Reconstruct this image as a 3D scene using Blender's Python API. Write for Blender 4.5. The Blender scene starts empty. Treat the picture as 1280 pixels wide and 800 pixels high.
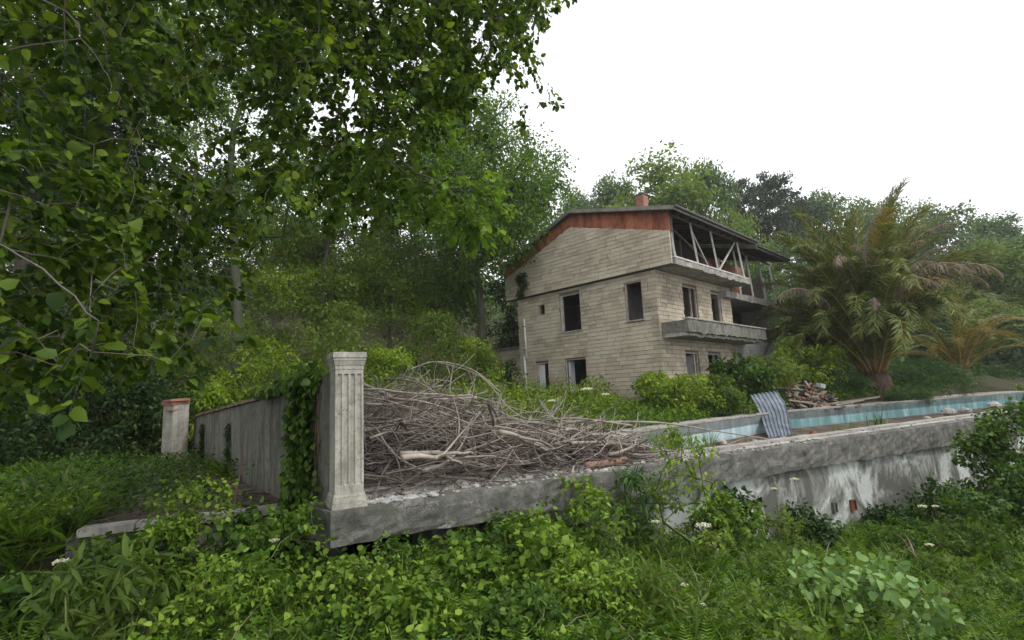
import bpy, math, random
import numpy as np
from mathutils import Vector, Matrix, Euler
RNG = np.random.default_rng(7)
random.seed(7)
R = math.radians
scene = bpy.context.scene
C = scene.collection

# ------------------------------------------------------------------ camera, sky, sun, exposure
CAM_H, FPX, PITCH, ROLL = 1.09, 650.0, R(8.2), R(-2.5)
cam_data = bpy.data.cameras.new('camera')
cam_data.sensor_width = 36; cam_data.lens = 36 * FPX / 1280
cam_data.clip_start = 0.05; cam_data.clip_end = 2000
cam = bpy.data.objects.new('camera', cam_data); C.objects.link(cam)
CM = Matrix.Rotation(math.pi/2 + PITCH, 3, 'X') @ Matrix.Rotation(ROLL, 3, 'Z')
cam.matrix_world = Matrix.Translation((0, 0, CAM_H)) @ CM.to_4x4()
scene.camera = cam

SUN_EL, SUN_AZ = R(52), R(120)          # azimuth clockwise from +Y
world = bpy.data.worlds.new('World'); scene.world = world; world.use_nodes = True
wn = world.node_tree; wn.nodes.clear()
sky = wn.nodes.new('ShaderNodeTexSky'); sky.sky_type = 'NISHITA'; sky.sun_disc = False
sky.sun_elevation = SUN_EL; sky.sun_rotation = SUN_AZ; sky.dust_density = 3.0; sky.air_density = 1.0
hs = wn.nodes.new('ShaderNodeHueSaturation'); hs.inputs['Saturation'].default_value = 0.12
mx = wn.nodes.new('ShaderNodeMix'); mx.data_type = 'RGBA'; mx.inputs[0].default_value = 0.7
mx.inputs[7].default_value = (10.2, 10.4, 10.8, 1)     # thick even cloud
bg = wn.nodes.new('ShaderNodeBackground'); bg.inputs['Strength'].default_value = 0.14
wo = wn.nodes.new('ShaderNodeOutputWorld')
wn.links.new(sky.outputs[0], hs.inputs['Color']); wn.links.new(hs.outputs[0], mx.inputs[6])
wn.links.new(mx.outputs[2], bg.inputs['Color']); wn.links.new(bg.outputs[0], wo.inputs['Surface'])
sd = bpy.data.lights.new('sun', 'SUN'); sd.energy = 1.5; sd.angle = R(10); sd.color = (1, 0.96, 0.9)
sun = bpy.data.objects.new('sun', sd); C.objects.link(sun)
sun.rotation_euler = Vector((-math.sin(SUN_AZ)*math.cos(SUN_EL), -math.cos(SUN_AZ)*math.cos(SUN_EL), -math.sin(SUN_EL))).to_track_quat('-Z', 'Y').to_euler()
scene.view_settings.view_transform = 'Standard'; scene.view_settings.look = 'None'
scene.view_settings.exposure = 0.34; scene.view_settings.gamma = 1
scene.render.engine = 'CYCLES'
cy = scene.cycles
cy.max_bounces = 5; cy.diffuse_bounces = 3; cy.glossy_bounces = 2; cy.transmission_bounces = 4; cy.transparent_max_bounces = 4; cy.volume_bounces = 1
cy.use_denoising = True; cy.caustics_reflective = False; cy.caustics_refractive = False

# ------------------------------------------------------------------ helpers
def at(px, py, Y):
    "world point seen at photograph pixel (px,py) at forward distance Y"
    d = CM @ Vector((px-640, 400-py, -FPX))
    return Vector((0, 0, CAM_H)) + d*(Y/d.y)

def tag(o, label=None, cat=None, group=None, kind=None):
    if label: o['label'] = label
    if cat: o['category'] = cat
    if group: o['group'] = group
    if kind: o['kind'] = kind
    return o

def empty(name, loc=(0,0,0), rz=0, **k):
    o = bpy.data.objects.new(name, None); C.objects.link(o)
    o.location = loc; o.rotation_euler = (0,0,rz); o.empty_display_size = .2
    return tag(o, **k)

def link(name, me, parent=None, loc=None, rot=None, scale=None, **k):
    o = bpy.data.objects.new(name, me); C.objects.link(o)
    if parent: o.parent = parent
    if loc is not None: o.location = loc
    if rot is not None: o.rotation_euler = rot
    if scale is not None: o.scale = scale if hasattr(scale, '__len__') else (scale,)*3
    return tag(o, **k)

class MB:
    def __init__(s): s.v = []; s.f = []
    def add(s, vs, fs):
        n = len(s.v); s.v += [tuple(v) for v in vs]; s.f += [tuple(i+n for i in f) for f in fs]; return s
    def box(s, a, b, M=None):
        (x0,y0,z0),(x1,y1,z1) = a, b
        vs = [Vector(p) for p in ((x0,y0,z0),(x1,y0,z0),(x1,y1,z0),(x0,y1,z0),(x0,y0,z1),(x1,y0,z1),(x1,y1,z1),(x0,y1,z1))]
        if M: vs = [M @ v for v in vs]
        return s.add(vs, [(0,3,2,1),(4,5,6,7),(0,1,5,4),(1,2,6,5),(2,3,7,6),(3,0,4,7)])
    def prism(s, poly, z0, z1):
        n = len(poly); g = lambda z, i: z[i] if hasattr(z, '__len__') else z
        vs = [(p[0],p[1],g(z0,i)) for i,p in enumerate(poly)] + [(p[0],p[1],g(z1,i)) for i,p in enumerate(poly)]
        fs = [tuple(range(n-1,-1,-1)), tuple(range(n,2*n))] + [(i,(i+1)%n,n+(i+1)%n,n+i) for i in range(n)]
        return s.add(vs, fs)
    def tube(s, pts, rad, n=6, cap=True):
        pts = [Vector(p) for p in pts]; m = len(pts)
        rad = rad if hasattr(rad,'__len__') else [rad]*m
        vs = []; up = Vector((.31,.22,.93))
        for i,p in enumerate(pts):
            d = (pts[min(i+1,m-1)]-pts[max(i-1,0)]).normalized()
            x = d.cross(up)
            if x.length < .1: x = d.cross(Vector((1,0,0)))
            x.normalize(); y = d.cross(x)
            for k in range(n):
                a = 2*math.pi*k/n; vs.append(p + (x*math.cos(a)+y*math.sin(a))*rad[i])
        fs = [(i*n+k, i*n+(k+1)%n, (i+1)*n+(k+1)%n, (i+1)*n+k) for i in range(m-1) for k in range(n)]
        if cap: fs += [tuple(range(n-1,-1,-1)), tuple(range((m-1)*n, m*n))]
        return s.add(vs, fs)
    def mesh(s, name, mat, smooth=False):
        me = bpy.data.meshes.new(name); me.from_pydata(s.v, [], s.f); me.materials.append(mat)
        if smooth: me.polygons.foreach_set('use_smooth', [True]*len(me.polygons))
        me.update(); return me
    def build(s, name, mat, parent=None, smooth=False, **k):
        return link(name, s.mesh(name, mat, smooth), parent, **k)

def tri_mesh(name, V, T, mat, smooth=False):
    me = bpy.data.meshes.new(name); V = np.asarray(V, np.float32); T = np.asarray(T, np.int32)
    me.vertices.add(len(V)); me.vertices.foreach_set('co', V.ravel())
    me.loops.add(T.size); me.loops.foreach_set('vertex_index', T.ravel())
    me.polygons.add(len(T)); me.polygons.foreach_set('loop_start', np.arange(0, T.size, T.shape[1], dtype=np.int32))
    me.materials.append(mat)
    if smooth: me.polygons.foreach_set('use_smooth', np.ones(len(T), bool))
    me.update(calc_edges=True); return me

# leaf templates: (verts, tris); x along leaf 0..1, y across, z up
def T_fold(outline, fold=.22, curl=.25):
    "outline: list of (x, halfwidth) strictly inside 0..1"
    v = [(0,0,0)]; xs = outline
    for x,w in xs: v += [(x,w,fold*w-curl*x*x), (x,0,-curl*x*x), (x,-w,fold*w-curl*x*x)]
    v.append((1,0,-curl)); t = []
    n = len(xs)
    t += [(0,2,1),(0,3,2)]
    for i in range(n-1):
        a = 1+3*i; b = a+3
        t += [(a,a+1,b+1),(a,b+1,b),(a+1,a+2,b+2),(a+1,b+2,b+1)]
    a = 1+3*(n-1); e = len(v)-1
    t += [(a,a+1,e),(a+1,a+2,e)]
    return np.array(v, float), np.array(t)
T_BROAD = T_fold([(.08,.26),(.4,.43),(.75,.26)], .25, .22)
T_BROAD2 = T_fold([(.18,.36),(.6,.36)], .25, .25)
T_OVAL = T_fold([(.25,.24),(.65,.22)], .3, .25)
T_LANCE = T_fold([(.3,.11),(.7,.08)], .3, .3)
T_MID = (np.array([(0,0,0),(.28,.24,.05),(.7,.19,-.02),(1,0,-.2),(.7,-.19,-.02),(.28,-.24,.05)],float), np.array([(0,5,1),(1,5,4),(1,4,2),(2,4,3)]))
T_TINY = (np.array([(0,0,0),(.5,.3,.06),(1,0,-.05),(.5,-.3,.06)], float), np.array([(0,3,2),(0,2,1)]))
T_BLADE = (np.array([(0,.02,0),(0,-.02,0),(.4,.018,.0),(.4,-.018,0),(.75,.011,-.09),(.75,-.011,-.09),(1,0,-.28)], float),
           np.array([(0,1,3),(0,3,2),(2,3,5),(2,5,4),(4,5,6)]))
def T_frond(n=9, w=.28, lw=.035, droop=.35):
    v = []; t = []
    for i in range(n):
        x = .12+.85*i/(n-1); z = -droop*x*x
        L = w*math.sin(math.pi*min(1,(.25+.75*x)))**.8 + .02
        for sgn in (1,-1):
            b = len(v); v += [(x-lw,0,z),(x+lw,0,z-.01),(x+L*.35,sgn*L,z-.05*L)]
            t.append((b,b+1,b+2) if sgn>0 else (b+1,b,b+2))
    b = len(v); v += [(0,.008,0),(0,-.008,0),(.55,0,-droop*.3),(1,0,-droop)]; t += [(b,b+1,b+2),(b+2,b+1,b+3)]
    return np.array(v, float), np.array(t)
T_FERN = T_frond()
T_FEATHER = T_frond(14, .17, .015, .3)

def T_multi(base, angs, sc, off=.12):
    V, T = [], []; o = 0
    for a, s_ in zip(angs, sc):
        v = base[0].copy()*s_; c, n_ = math.cos(a), math.sin(a); v = np.stack([v[:,0]*c-v[:,1]*n_+off*c, v[:,0]*n_+v[:,1]*c+off*n_, v[:,2]], 1)
        V.append(v); T.append(base[1]+o); o += len(v)
    return np.concatenate(V), np.concatenate(T)
T_TRI = T_multi(T_MID, (-1.15,0,1.15), (.72,.95,.72))
T_NETTLE = T_multi(T_MID, (-.9,.9), (.9,.9), .02)
def nrm(a): return a/np.maximum(np.linalg.norm(a, axis=1, keepdims=True), 1e-9)
def place(P, A, N, S, tpl):
    "leaf arrays: points, axes, normals, sizes -> verts, tris"
    P = np.asarray(P, float); A = nrm(A); B = nrm(np.cross(N, A)); N = np.cross(A, B)
    V, T = tpl; S = np.asarray(S, float).reshape(-1,1,1)
    W = P[:,None,:] + S*(V[None,:,0:1]*A[:,None,:] + V[None,:,1:2]*B[:,None,:] + V[None,:,2:3]*N[:,None,:])
    k = len(V); TT = T[None] + (np.arange(len(P))*k)[:,None,None]
    return W.reshape(-1,3), TT.reshape(-1,3)
def join(parts):
    Vs, Ts, o = [], [], 0
    for V,T in parts: Vs.append(V); Ts.append(T+o); o += len(V)
    return np.concatenate(Vs), np.concatenate(Ts)
def rnd(n, k=3): return RNG.normal(size=(n,k))
def cloud(centers, radii, per, size, tpl, droop=.4, up=1.0, jit=.35, flat=.75, outward=None):
    "leaves round clump centres"
    centers = np.asarray(centers, float); n = len(centers)*per
    ci = np.repeat(centers, per, axis=0); ri = np.repeat(np.asarray(radii, float)*np.ones(len(centers)), per)[:,None]
    d = nrm(rnd(n)); r = RNG.random((n,1))**.45
    off = d*r*ri; off[:,2] *= flat
    P = ci + off
    A = d*.8 + rnd(n)*.6; A[:,2] -= droop
    N = rnd(n)*.55; N[:,2] += up; N += d*.5
    return place(P, A, N, size*(1-jit+2*jit*RNG.random(n)), tpl)

# ------------------------------------------------------------------ materials
def nodes(name):
    m = bpy.data.materials.new(name); m.use_nodes = True; nt = m.node_tree; nt.nodes.clear()
    out = nt.nodes.new('ShaderNodeOutputMaterial')
    def N(t, **kw):
        n = nt.nodes.new('ShaderNode'+t)
        for k,v in kw.items():
            if k.startswith('_'): setattr(n, k[1:], v)
            else:
                key = int(k[1:]) if k[0]=='i' and k[1:].isdigit() else k.replace('__',' ')
                if isinstance(v, bpy.types.NodeSocket): nt.links.new(v, n.inputs[key])
                else: n.inputs[key].default_value = v
        return n
    return m, nt, N, out
def c4(c): return (c[0],c[1],c[2],1)
def ramp(N, fac, stops):
    r = N('ValToRGB', Fac=fac); e = r.color_ramp.elements
    while len(e) < len(stops): e.new(.5)
    for i,(p,c) in enumerate(stops): e[i].position = p; e[i].color = c4(c) if hasattr(c,'__len__') else (c,c,c,1)
    return r.outputs[0]
def noise(N, vec, scale, detail=6, rough=.6, dist=0, out='Fac'):
    return N('TexNoise', Vector=vec, Scale=scale, Detail=detail, Roughness=rough, Distortion=dist).outputs[out]
def mapping(N, vec, s): return N('Mapping', Vector=vec, Scale=s).outputs[0]
def mixc(N, f, a, b, mode='MIX'):
    n = N('Mix', _data_type='RGBA', _blend_type=mode)
    nt = n.id_data
    for i,x in ((0,f),(6,a),(7,b)):
        if isinstance(x, bpy.types.NodeSocket): nt.links.new(x, n.inputs[i])
        else: n.inputs[i].default_value = x if i==0 else c4(x)
    return n.outputs[2]
def math_(N, op, a, b=.5, clamp=False):
    n = N('Math', _operation=op, _use_clamp=clamp); nt = n.id_data
    for i,x in ((0,a),(1,b)):
        if isinstance(x, bpy.types.NodeSocket): nt.links.new(x, n.inputs[i])
        else: n.inputs[i].default_value = x
    return n.outputs[0]
def finish(N, nt, out, col, rough=.85, bump=None, bs=.3, bd=.02, spec=.3, metal=0):
    b = N('BsdfPrincipled')
    b.inputs['Specular IOR Level'].default_value = spec; b.inputs['Metallic'].default_value = metal
    for k,x in (('Base Color',col),('Roughness',rough)):
        if isinstance(x, bpy.types.NodeSocket): nt.links.new(x, b.inputs[k])
        else: b.inputs[k].default_value = c4(x) if hasattr(x,'__len__') else x
    if bump is not None:
        n = N('Bump', Height=bump, Strength=bs, Distance=bd); nt.links.new(n.outputs[0], b.inputs['Normal'])
    nt.links.new(b.outputs[0], out.inputs['Surface'])

def leaf_mat(name, dark, mid, light, trans=.32, rough=.5, patch=3.0):
    m, nt, N, out = nodes(name)
    g = N('NewGeometry'); rpi = g.outputs['Random Per Island']
    pn = noise(N, g.outputs['Position'], patch, 2)
    oi = N('ObjectInfo').outputs['Random']
    f = math_(N, 'ADD', math_(N,'MULTIPLY', rpi, .5), math_(N,'MULTIPLY', pn, .5))
    f = math_(N, 'ADD', f, math_(N,'MULTIPLY', math_(N,'SUBTRACT', oi, .5), .18))
    col = ramp(N, f, [(.2,dark),(.5,mid),(.82,light)])
    b = N('BsdfPrincipled', Roughness=rough); b.inputs['Specular IOR Level'].default_value = .16
    nt.links.new(col, b.inputs['Base Color'])
    tc = mixc(N, 1.0, col, (1.5,1.45,.55), 'MULTIPLY')
    t = N('BsdfTranslucent'); nt.links.new(tc, t.inputs['Color'])
    mxs = N('MixShader', Fac=trans); nt.links.new(b.outputs[0], mxs.inputs[1]); nt.links.new(t.outputs[0], mxs.inputs[2])
    nt.links.new(mxs.outputs[0], out.inputs['Surface']); return m

M = {}
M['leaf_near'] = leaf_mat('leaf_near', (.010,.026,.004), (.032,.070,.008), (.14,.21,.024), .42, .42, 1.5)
M['leaf_near_light'] = leaf_mat('leaf_near_light', (.07,.14,.02), (.12,.22,.03), (.2,.3,.05), .45, .45, 1.5)  # brighter copy of the near leaf, painted for leaves that catch light
M['leaf_forest'] = leaf_mat('leaf_forest', (.045,.08,.015), (.09,.145,.026), (.16,.22,.045), .42, .55, .5)
M['leaf_mid'] = leaf_mat('leaf_mid', (.035,.08,.018), (.075,.15,.03), (.15,.23,.05), .42, .55, .5)
M['leaf_bright'] = leaf_mat('leaf_bright', (.07,.13,.012), (.15,.23,.025), (.28,.37,.045), .42, .55, .8)  # yellow-green leaf colour; also brightens the lit patches of the wood
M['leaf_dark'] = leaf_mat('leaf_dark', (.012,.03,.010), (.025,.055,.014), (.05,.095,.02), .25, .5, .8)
M['leaf_hill'] = leaf_mat('leaf_hill', (.05,.09,.038), (.09,.15,.06), (.15,.22,.09), .25, .6, .25)  # hill leaf colours are lightened to carry part of the distance haze
M['leaf_hill_light'] = leaf_mat('leaf_hill_light', (.06,.10,.03), (.11,.17,.045), (.18,.25,.075), .38, .6, .25)
M['needle'] = leaf_mat('needle', (.03,.05,.035), (.05,.075,.05), (.085,.11,.07), .15, .6, .3)
M['fern'] = leaf_mat('fern', (.022,.056,.007), (.075,.155,.013), (.19,.3,.032), .34, .55, 1.2)
M['fern_cool'] = leaf_mat('fern_cool', (.02,.05,.015), (.045,.10,.024), (.10,.185,.05), .24, .55, 1.2)
M['vine'] = leaf_mat('vine', (.03,.07,.009), (.09,.165,.018), (.23,.33,.045), .32, .5, 1.5)
M['ivy'] = leaf_mat('ivy', (.02,.05,.009), (.05,.105,.015), (.12,.2,.03), .3, .42, 2)
M['silver'] = leaf_mat('silver', (.11,.2,.06), (.17,.28,.09), (.26,.38,.14), .3, .5, 2)
M['grass'] = leaf_mat('grass', (.04,.08,.012), (.085,.145,.02), (.18,.25,.045), .28, .55, 1)
M['dry'] = leaf_mat('dry', (.11,.085,.06), (.2,.16,.115), (.34,.28,.22), .2, .7, 2)
M['palm'] = leaf_mat('palm', (.035,.06,.012), (.085,.115,.022), (.2,.215,.06), .24, .45, .6)
M['palm_yellow'] = leaf_mat('palm_yellow', (.10,.10,.02), (.17,.14,.03), (.27,.19,.06), .3, .5, 1)
M['petal'] = leaf_mat('petal', (.6,.6,.5), (.72,.72,.62), (.8,.8,.72), .3, .6, 2)

def bark(name, c1, c2, sc=9):
    m, nt, N, out = nodes(name); p = N('NewGeometry').outputs['Position']
    oi = N('ObjectInfo').outputs['Random']
    a = noise(N, mapping(N, p, (1,1,.25)), sc, 6, .65); b = noise(N, p, sc*.3, 3)
    col = ramp(N, math_(N,'ADD', math_(N,'MULTIPLY',a,.65), math_(N,'ADD', math_(N,'MULTIPLY',b,.3), math_(N,'MULTIPLY',oi,.12))), [(.3,c1),(.75,c2)])
    finish(N, nt, out, col, .9, a, .6, .02); return m
M['bark'] = bark('bark', (.035,.028,.022), (.15,.13,.11))
M['bark_ivy'] = bark('bark_ivy', (.025,.032,.014), (.10,.10,.07), 5)
M['bark_pale'] = bark('bark_pale', (.06,.055,.045), (.36,.34,.31), 5)
M['stem'] = bark('stem', (.05,.07,.02), (.13,.15,.05), 12)
M['stem_brown'] = bark('stem_brown', (.08,.05,.03), (.2,.14,.1), 12)
M['deadwood'] = bark('deadwood', (.09,.075,.062), (.43,.375,.325), 10)
M['deadwood_pale'] = bark('deadwood_pale', (.17,.14,.11), (.46,.4,.335), 10)
M['deadwood_dark'] = bark('deadwood_dark', (.03,.025,.022), (.17,.14,.12), 10)
M['rust_log'] = bark('rust_log', (.13,.07,.04), (.33,.21,.15), 8)
M['palm_boot'] = bark('palm_boot', (.025,.016,.012), (.12,.075,.05), 4)
M['rachis'] = bark('rachis', (.13,.105,.03), (.36,.24,.07), 4)

def concrete(name, base, dark, lighter, sc=1.0, streak=.5, moss=0.0, bump=.5, tc='Position'):
    m, nt, N, out = nodes(name); p = N('NewGeometry').outputs['Position']
    big = noise(N, p, 1.6*sc, 8, .62, .4); fine = noise(N, p, 26*sc, 6, .7)
    st = noise(N, mapping(N, p, (5*sc,5*sc,.55*sc)), 1.3, 6, .65, .3)
    spots = noise(N, p, 7*sc, 5, .7, .5)
    f = math_(N,'ADD', math_(N,'MULTIPLY',big,1-streak), math_(N,'MULTIPLY',st,streak))
    col = ramp(N, f, [(.33,dark),(.5,base),(.68,lighter)])
    col = mixc(N, ramp(N, spots, [(.5,0.),(.66,.75)]), col, tuple(x*.55 for x in base))
    col = mixc(N, math_(N,'MULTIPLY',fine,.5), col, tuple(x*.75 for x in dark), 'MIX')
    vv = N('TexVoronoi', _feature='DISTANCE_TO_EDGE', Vector=N('VectorMath', i0=p, i1=N('TexNoise', Vector=p, Scale=3.0, Detail=5.0).outputs['Color']).outputs[0], Scale=1.1*sc).outputs['Distance']
    crk = math_(N,'MULTIPLY', ramp(N, vv, [(.0,1.),(.012,0.)]), ramp(N, big, [(.45,0.),(.55,.8)]))
    col = mixc(N, crk, col, tuple(x*.25 for x in base))
    if moss:
        g = N('SeparateXYZ', Vector=N('NewGeometry').outputs['Normal']).outputs[2]
        mm = noise(N, p, 3.1*sc, 6, .7)
        col = mixc(N, math_(N,'MULTIPLY', ramp(N, mm, [(.48,0.),(.62,1.)]), moss), col, (.05,.065,.025))
    h = math_(N,'SUBTRACT', math_(N,'ADD', fine, math_(N,'MULTIPLY', spots, 1.2)), crk)
    finish(N, nt, out, col, .92, h, bump, .012, .2); return m
M['concrete'] = concrete('concrete', (.2,.19,.165), (.085,.085,.075), (.33,.315,.28), 1, .45, .35)
M['concrete_lip'] = concrete('concrete_lip', (.165,.16,.145), (.05,.05,.045), (.31,.3,.275), 2.4, .1, .3, .9)
M['column'] = concrete('column', (.42,.40,.345), (.2,.195,.165), (.55,.53,.47), 1.8, .6, .25, .4)
M['garden_wall'] = concrete('garden_wall', (.16,.155,.13), (.055,.06,.045), (.29,.275,.24), 1.0, .75, .35)
M['stone_white'] = concrete('stone_white', (.5,.5,.47), (.2,.2,.18), (.66,.66,.63), 1.4, .6)

def retaining():
    m, nt, N, out = nodes('stained_plaster'); p = N('NewGeometry').outputs['Position']
    a = noise(N, mapping(N, p, (1.2,1.2,.9)), 1.1, 9, .7, .5); st = noise(N, mapping(N, p, (7,7,.35)), 1, 6, .65)
    fine = noise(N, p, 22, 5, .7); z = N('SeparateXYZ', Vector=p).outputs[2]
    top = N('MapRange', Value=z, i1=-1.7, i2=-.45, i3=0.03, i4=.0).outputs[0]
    f = math_(N,'ADD', math_(N,'ADD', math_(N,'MULTIPLY',a,.9), math_(N,'MULTIPLY',st,.1)), top)
    col = ramp(N, f, [(.34,(.38,.41,.39)),(.45,(.52,.55,.53)),(.50,(.29,.30,.275)),(.57,(.10,.10,.088))])
    e = noise(N, p, 1.1, 5, .7, 1.0); col = mixc(N, ramp(N, e, [(.62,0.),(.66,.8)]), col, (.27,.235,.19))
    col = mixc(N, math_(N,'MULTIPLY',fine,.35), col, (.12,.12,.1))
    finish(N, nt, out, col, .9, math_(N,'ADD',a,math_(N,'MULTIPLY',fine,.4)), .5, .03, .2); return m
M['retaining'] = retaining()

def stone_block():
    m, nt, N, out = nodes('stone_block'); p = N('NewGeometry').outputs['Position']
    oi = N('ObjectInfo').outputs['Random']; rp = N('NewGeometry').outputs['Random Per Island']
    r = math_(N,'FRACT', math_(N,'ADD', oi, rp))
    n1 = noise(N, p, .55, 6, .6, .4); fine = noise(N, p, 16, 6, .7)
    f = math_(N,'ADD', math_(N,'MULTIPLY',r,.16), math_(N,'MULTIPLY',n1,.84))
    col = ramp(N, f, [(.25,(.25,.215,.16)),(.43,(.44,.38,.285)),(.57,(.60,.525,.40)),(.8,(.68,.615,.505))])
    col = mixc(N, math_(N,'MULTIPLY',fine,.55), col, (.16,.145,.115))
    finish(N, nt, out, col, .9, fine, .8, .02, .2); return m
M['stone_block'] = stone_block()
def simple(name, c1, c2, sc=4, rough=.8, metal=0, bump=.3, stretch=(1,1,1), spec=.3):
    m, nt, N, out = nodes(name); p = N('TexCoord').outputs['Object']
    a = noise(N, mapping(N, p, stretch), sc, 7, .65, .3)
    oi = N('ObjectInfo').outputs['Random']
    f = math_(N,'ADD', math_(N,'MULTIPLY',a,.85), math_(N,'MULTIPLY',oi,.15))
    finish(N, nt, out, ramp(N, f, [(.32,c1),(.68,c2)]), rough, a, bump, .01, spec, metal); return m
M['mortar'] = simple('mortar', (.09,.08,.06), (.15,.135,.11), 6)
M['red_board'] = simple('red_board', (.13,.045,.028), (.40,.145,.08), 2.2, .85, 0, .5, (1,1.4,.7))
M['roof_sheet'] = simple('roof_sheet', (.035,.036,.038), (.09,.09,.09), 3, .7)
M['soffit'] = simple('soffit', (.04,.036,.03), (.11,.098,.084), 3)
M['fascia'] = simple('fascia', (.10,.095,.08), (.24,.225,.195), 3)
M['white_wood'] = simple('white_wood', (.30,.285,.26), (.6,.58,.54), 6, .75)
M['slab'] = concrete('slab', (.36,.345,.31), (.13,.125,.115), (.52,.5,.46), .8, .6)
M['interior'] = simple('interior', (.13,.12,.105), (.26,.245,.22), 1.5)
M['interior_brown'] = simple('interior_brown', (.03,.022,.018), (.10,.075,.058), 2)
M['red_brick'] = simple('red_brick', (.17,.06,.035), (.36,.15,.09), 6)
M['terracotta'] = simple('terracotta', (.2,.085,.06), (.38,.18,.13), 7)
M['coping'] = simple('coping', (.07,.045,.032), (.24,.16,.115), 5)
M['frame'] = simple('frame', (.25,.2,.16), (.5,.45,.4), 4)
M['plastic'] = simple('plastic', (.55,.55,.54), (.75,.75,.73), 3, .5)
M['metal_sheet'] = simple('metal_sheet', (.09,.105,.125), (.27,.31,.37), 3.5, .55, .25, .1)
M['rock'] = simple('rock', (.17,.155,.135), (.42,.39,.35), 5, .9, 0, .6)
M['plank'] = simple('plank', (.13,.105,.085), (.35,.3,.25), 5, .85, 0, .4, (.3,3,3))
M['rust'] = simple('rust', (.06,.03,.02), (.22,.1,.055), 9)

def tiles_mat(name, c):
    m, nt, N, out = nodes(name); p = N('NewGeometry').outputs['Position']
    st = noise(N, mapping(N, p, (2.3,2.3,.35)), 1.2, 6, .6, .2); fine = noise(N, p, 14, 4, .7)
    z = N('SeparateXYZ', Vector=p).outputs[2]
    low = N('MapRange', Value=math_(N,'ADD', z, math_(N,'MULTIPLY', noise(N, p, 1.2, 5, .7), .4)), i1=-.52, i2=-.36, i3=.8, i4=0.).outputs[0]
    col = ramp(N, st, [(.3,c[0]),(.46,c[1]),(.57,c[2]),(.7,c[3])])
    col = mixc(N, low, col, (.2,.19,.17)); col = mixc(N, math_(N,'MULTIPLY',fine,.35), col, (.12,.17,.17))
    finish(N, nt, out, col, .55, fine, .2, .01, .4); return m
M['pool_tile'] = tiles_mat('pool_mosaic', [(.22,.34,.37),(.36,.5,.53),(.5,.63,.66),(.62,.72,.74)])  # paler copy of the mosaic, for the wall turned to the light
M['pool_tile_teal'] = tiles_mat('pool_mosaic_teal', [(.05,.13,.135),(.11,.25,.26),(.19,.35,.37),(.36,.5,.51)])  # same mosaic with the shade of the other walls put into its colour

def ground_mat(name, litter=True):
    m, nt, N, out = nodes(name); p = N('NewGeometry').outputs['Position']
    a = noise(N, p, .8, 6, .6); b = noise(N, p, 12, 8, .75); c = noise(N, p, 40, 4, .7)
    col = ramp(N, a, [(.35,(.035,.05,.018)),(.5,(.055,.045,.03)),(.65,(.045,.07,.02))])
    col = mixc(N, ramp(N, b, [(.5,0.),(.62,.8)]), col, (.12,.095,.07))
    finish(N, nt, out, col, .95, math_(N,'ADD',b,c), 1., .04, .1); return m
M['ground'] = ground_mat('ground')
def deck():
    m, nt, N, out = nodes('deck'); p = N('NewGeometry').outputs['Position']
    a = noise(N, p, 1.3, 8, .65, .6); b = noise(N, p, 11, 7, .75, .3); c = noise(N, p, 45, 4, .7)
    col = ramp(N, a, [(.3,(.16,.14,.125)),(.47,(.3,.275,.25)),(.62,(.46,.435,.4)),(.75,(.6,.58,.55))])
    col = mixc(N, ramp(N, b, [(.5,0.),(.64,.85)]), col, (.085,.07,.06))
    finish(N, nt, out, col, .92, math_(N,'ADD',b,math_(N,'MULTIPLY',c,.4)), .8, .02, .2); return m
M['deck'] = deck()
def dirt():
    m, nt, N, out = nodes('dirt'); p = N('NewGeometry').outputs['Position']
    a = noise(N, p, 2, 7, .7, .5); b = noise(N, p, 18, 7, .75)
    col = ramp(N, a, [(.35,(.05,.038,.03)),(.52,(.11,.085,.07)),(.68,(.24,.2,.17))])
    col = mixc(N, ramp(N, b, [(.5,0.),(.64,.8)]), col, (.05,.038,.03))
    finish(N, nt, out, col, .95, b, 1, .02, .1); return m
M['dirt'] = dirt()

# ------------------------------------------------------------------ plan and terrain
def ss(a, b, x): t = np.clip((x-a)/(b-a), 0, 1); return t*t*(3-2*t)
A0 = np.array([-1.91, 5.43]); U = np.array([math.cos(R(30)), math.sin(R(30))]); W = np.array([-U[1], U[0]])
def st(s, t, z=0.): p = A0 + U*s + W*t; return Vector((p[0], p[1], z))
WALL0, WALL1 = np.array([-2.1, 5.85]), np.array([-8.35, 13.65])
RIM = [(2.94,13.61), (9.55,19.75), (28.96,30.0)]
terrace_poly = [(-1.91,5.43), (25.5,21.26), (31.5,33.2), (28.4,32.9), (8.75,20.45), (2.3,14.4), (-1,13.9), (-8.0,13.9), (-8.22,13.66), (-1.94,5.80)]
near_a, near_b = st(5.35,.75), st(29,.75)
pool_poly = [(near_a.x,near_a.y), (near_b.x,near_b.y), (28.96,30.0), (9.55,19.75), (2.94,13.61)]
def inside(x, y, poly):
    c = np.zeros(np.shape(x), bool); n = len(poly)
    for i in range(n):
        x0,y0 = poly[i]; x1,y1 = poly[(i+1)%n]
        c ^= ((y0>y) != (y1>y)) & (x < (x1-x0)*(y-y0)/(y1-y0+1e-12)+x0)
    return c
def wob(x, y, f, seed=0):
    return np.sin(x*f+seed)*np.cos(y*f*1.13+seed*2.1) + .5*np.sin(x*f*2.3+y*f*1.7+seed*3)
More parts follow.
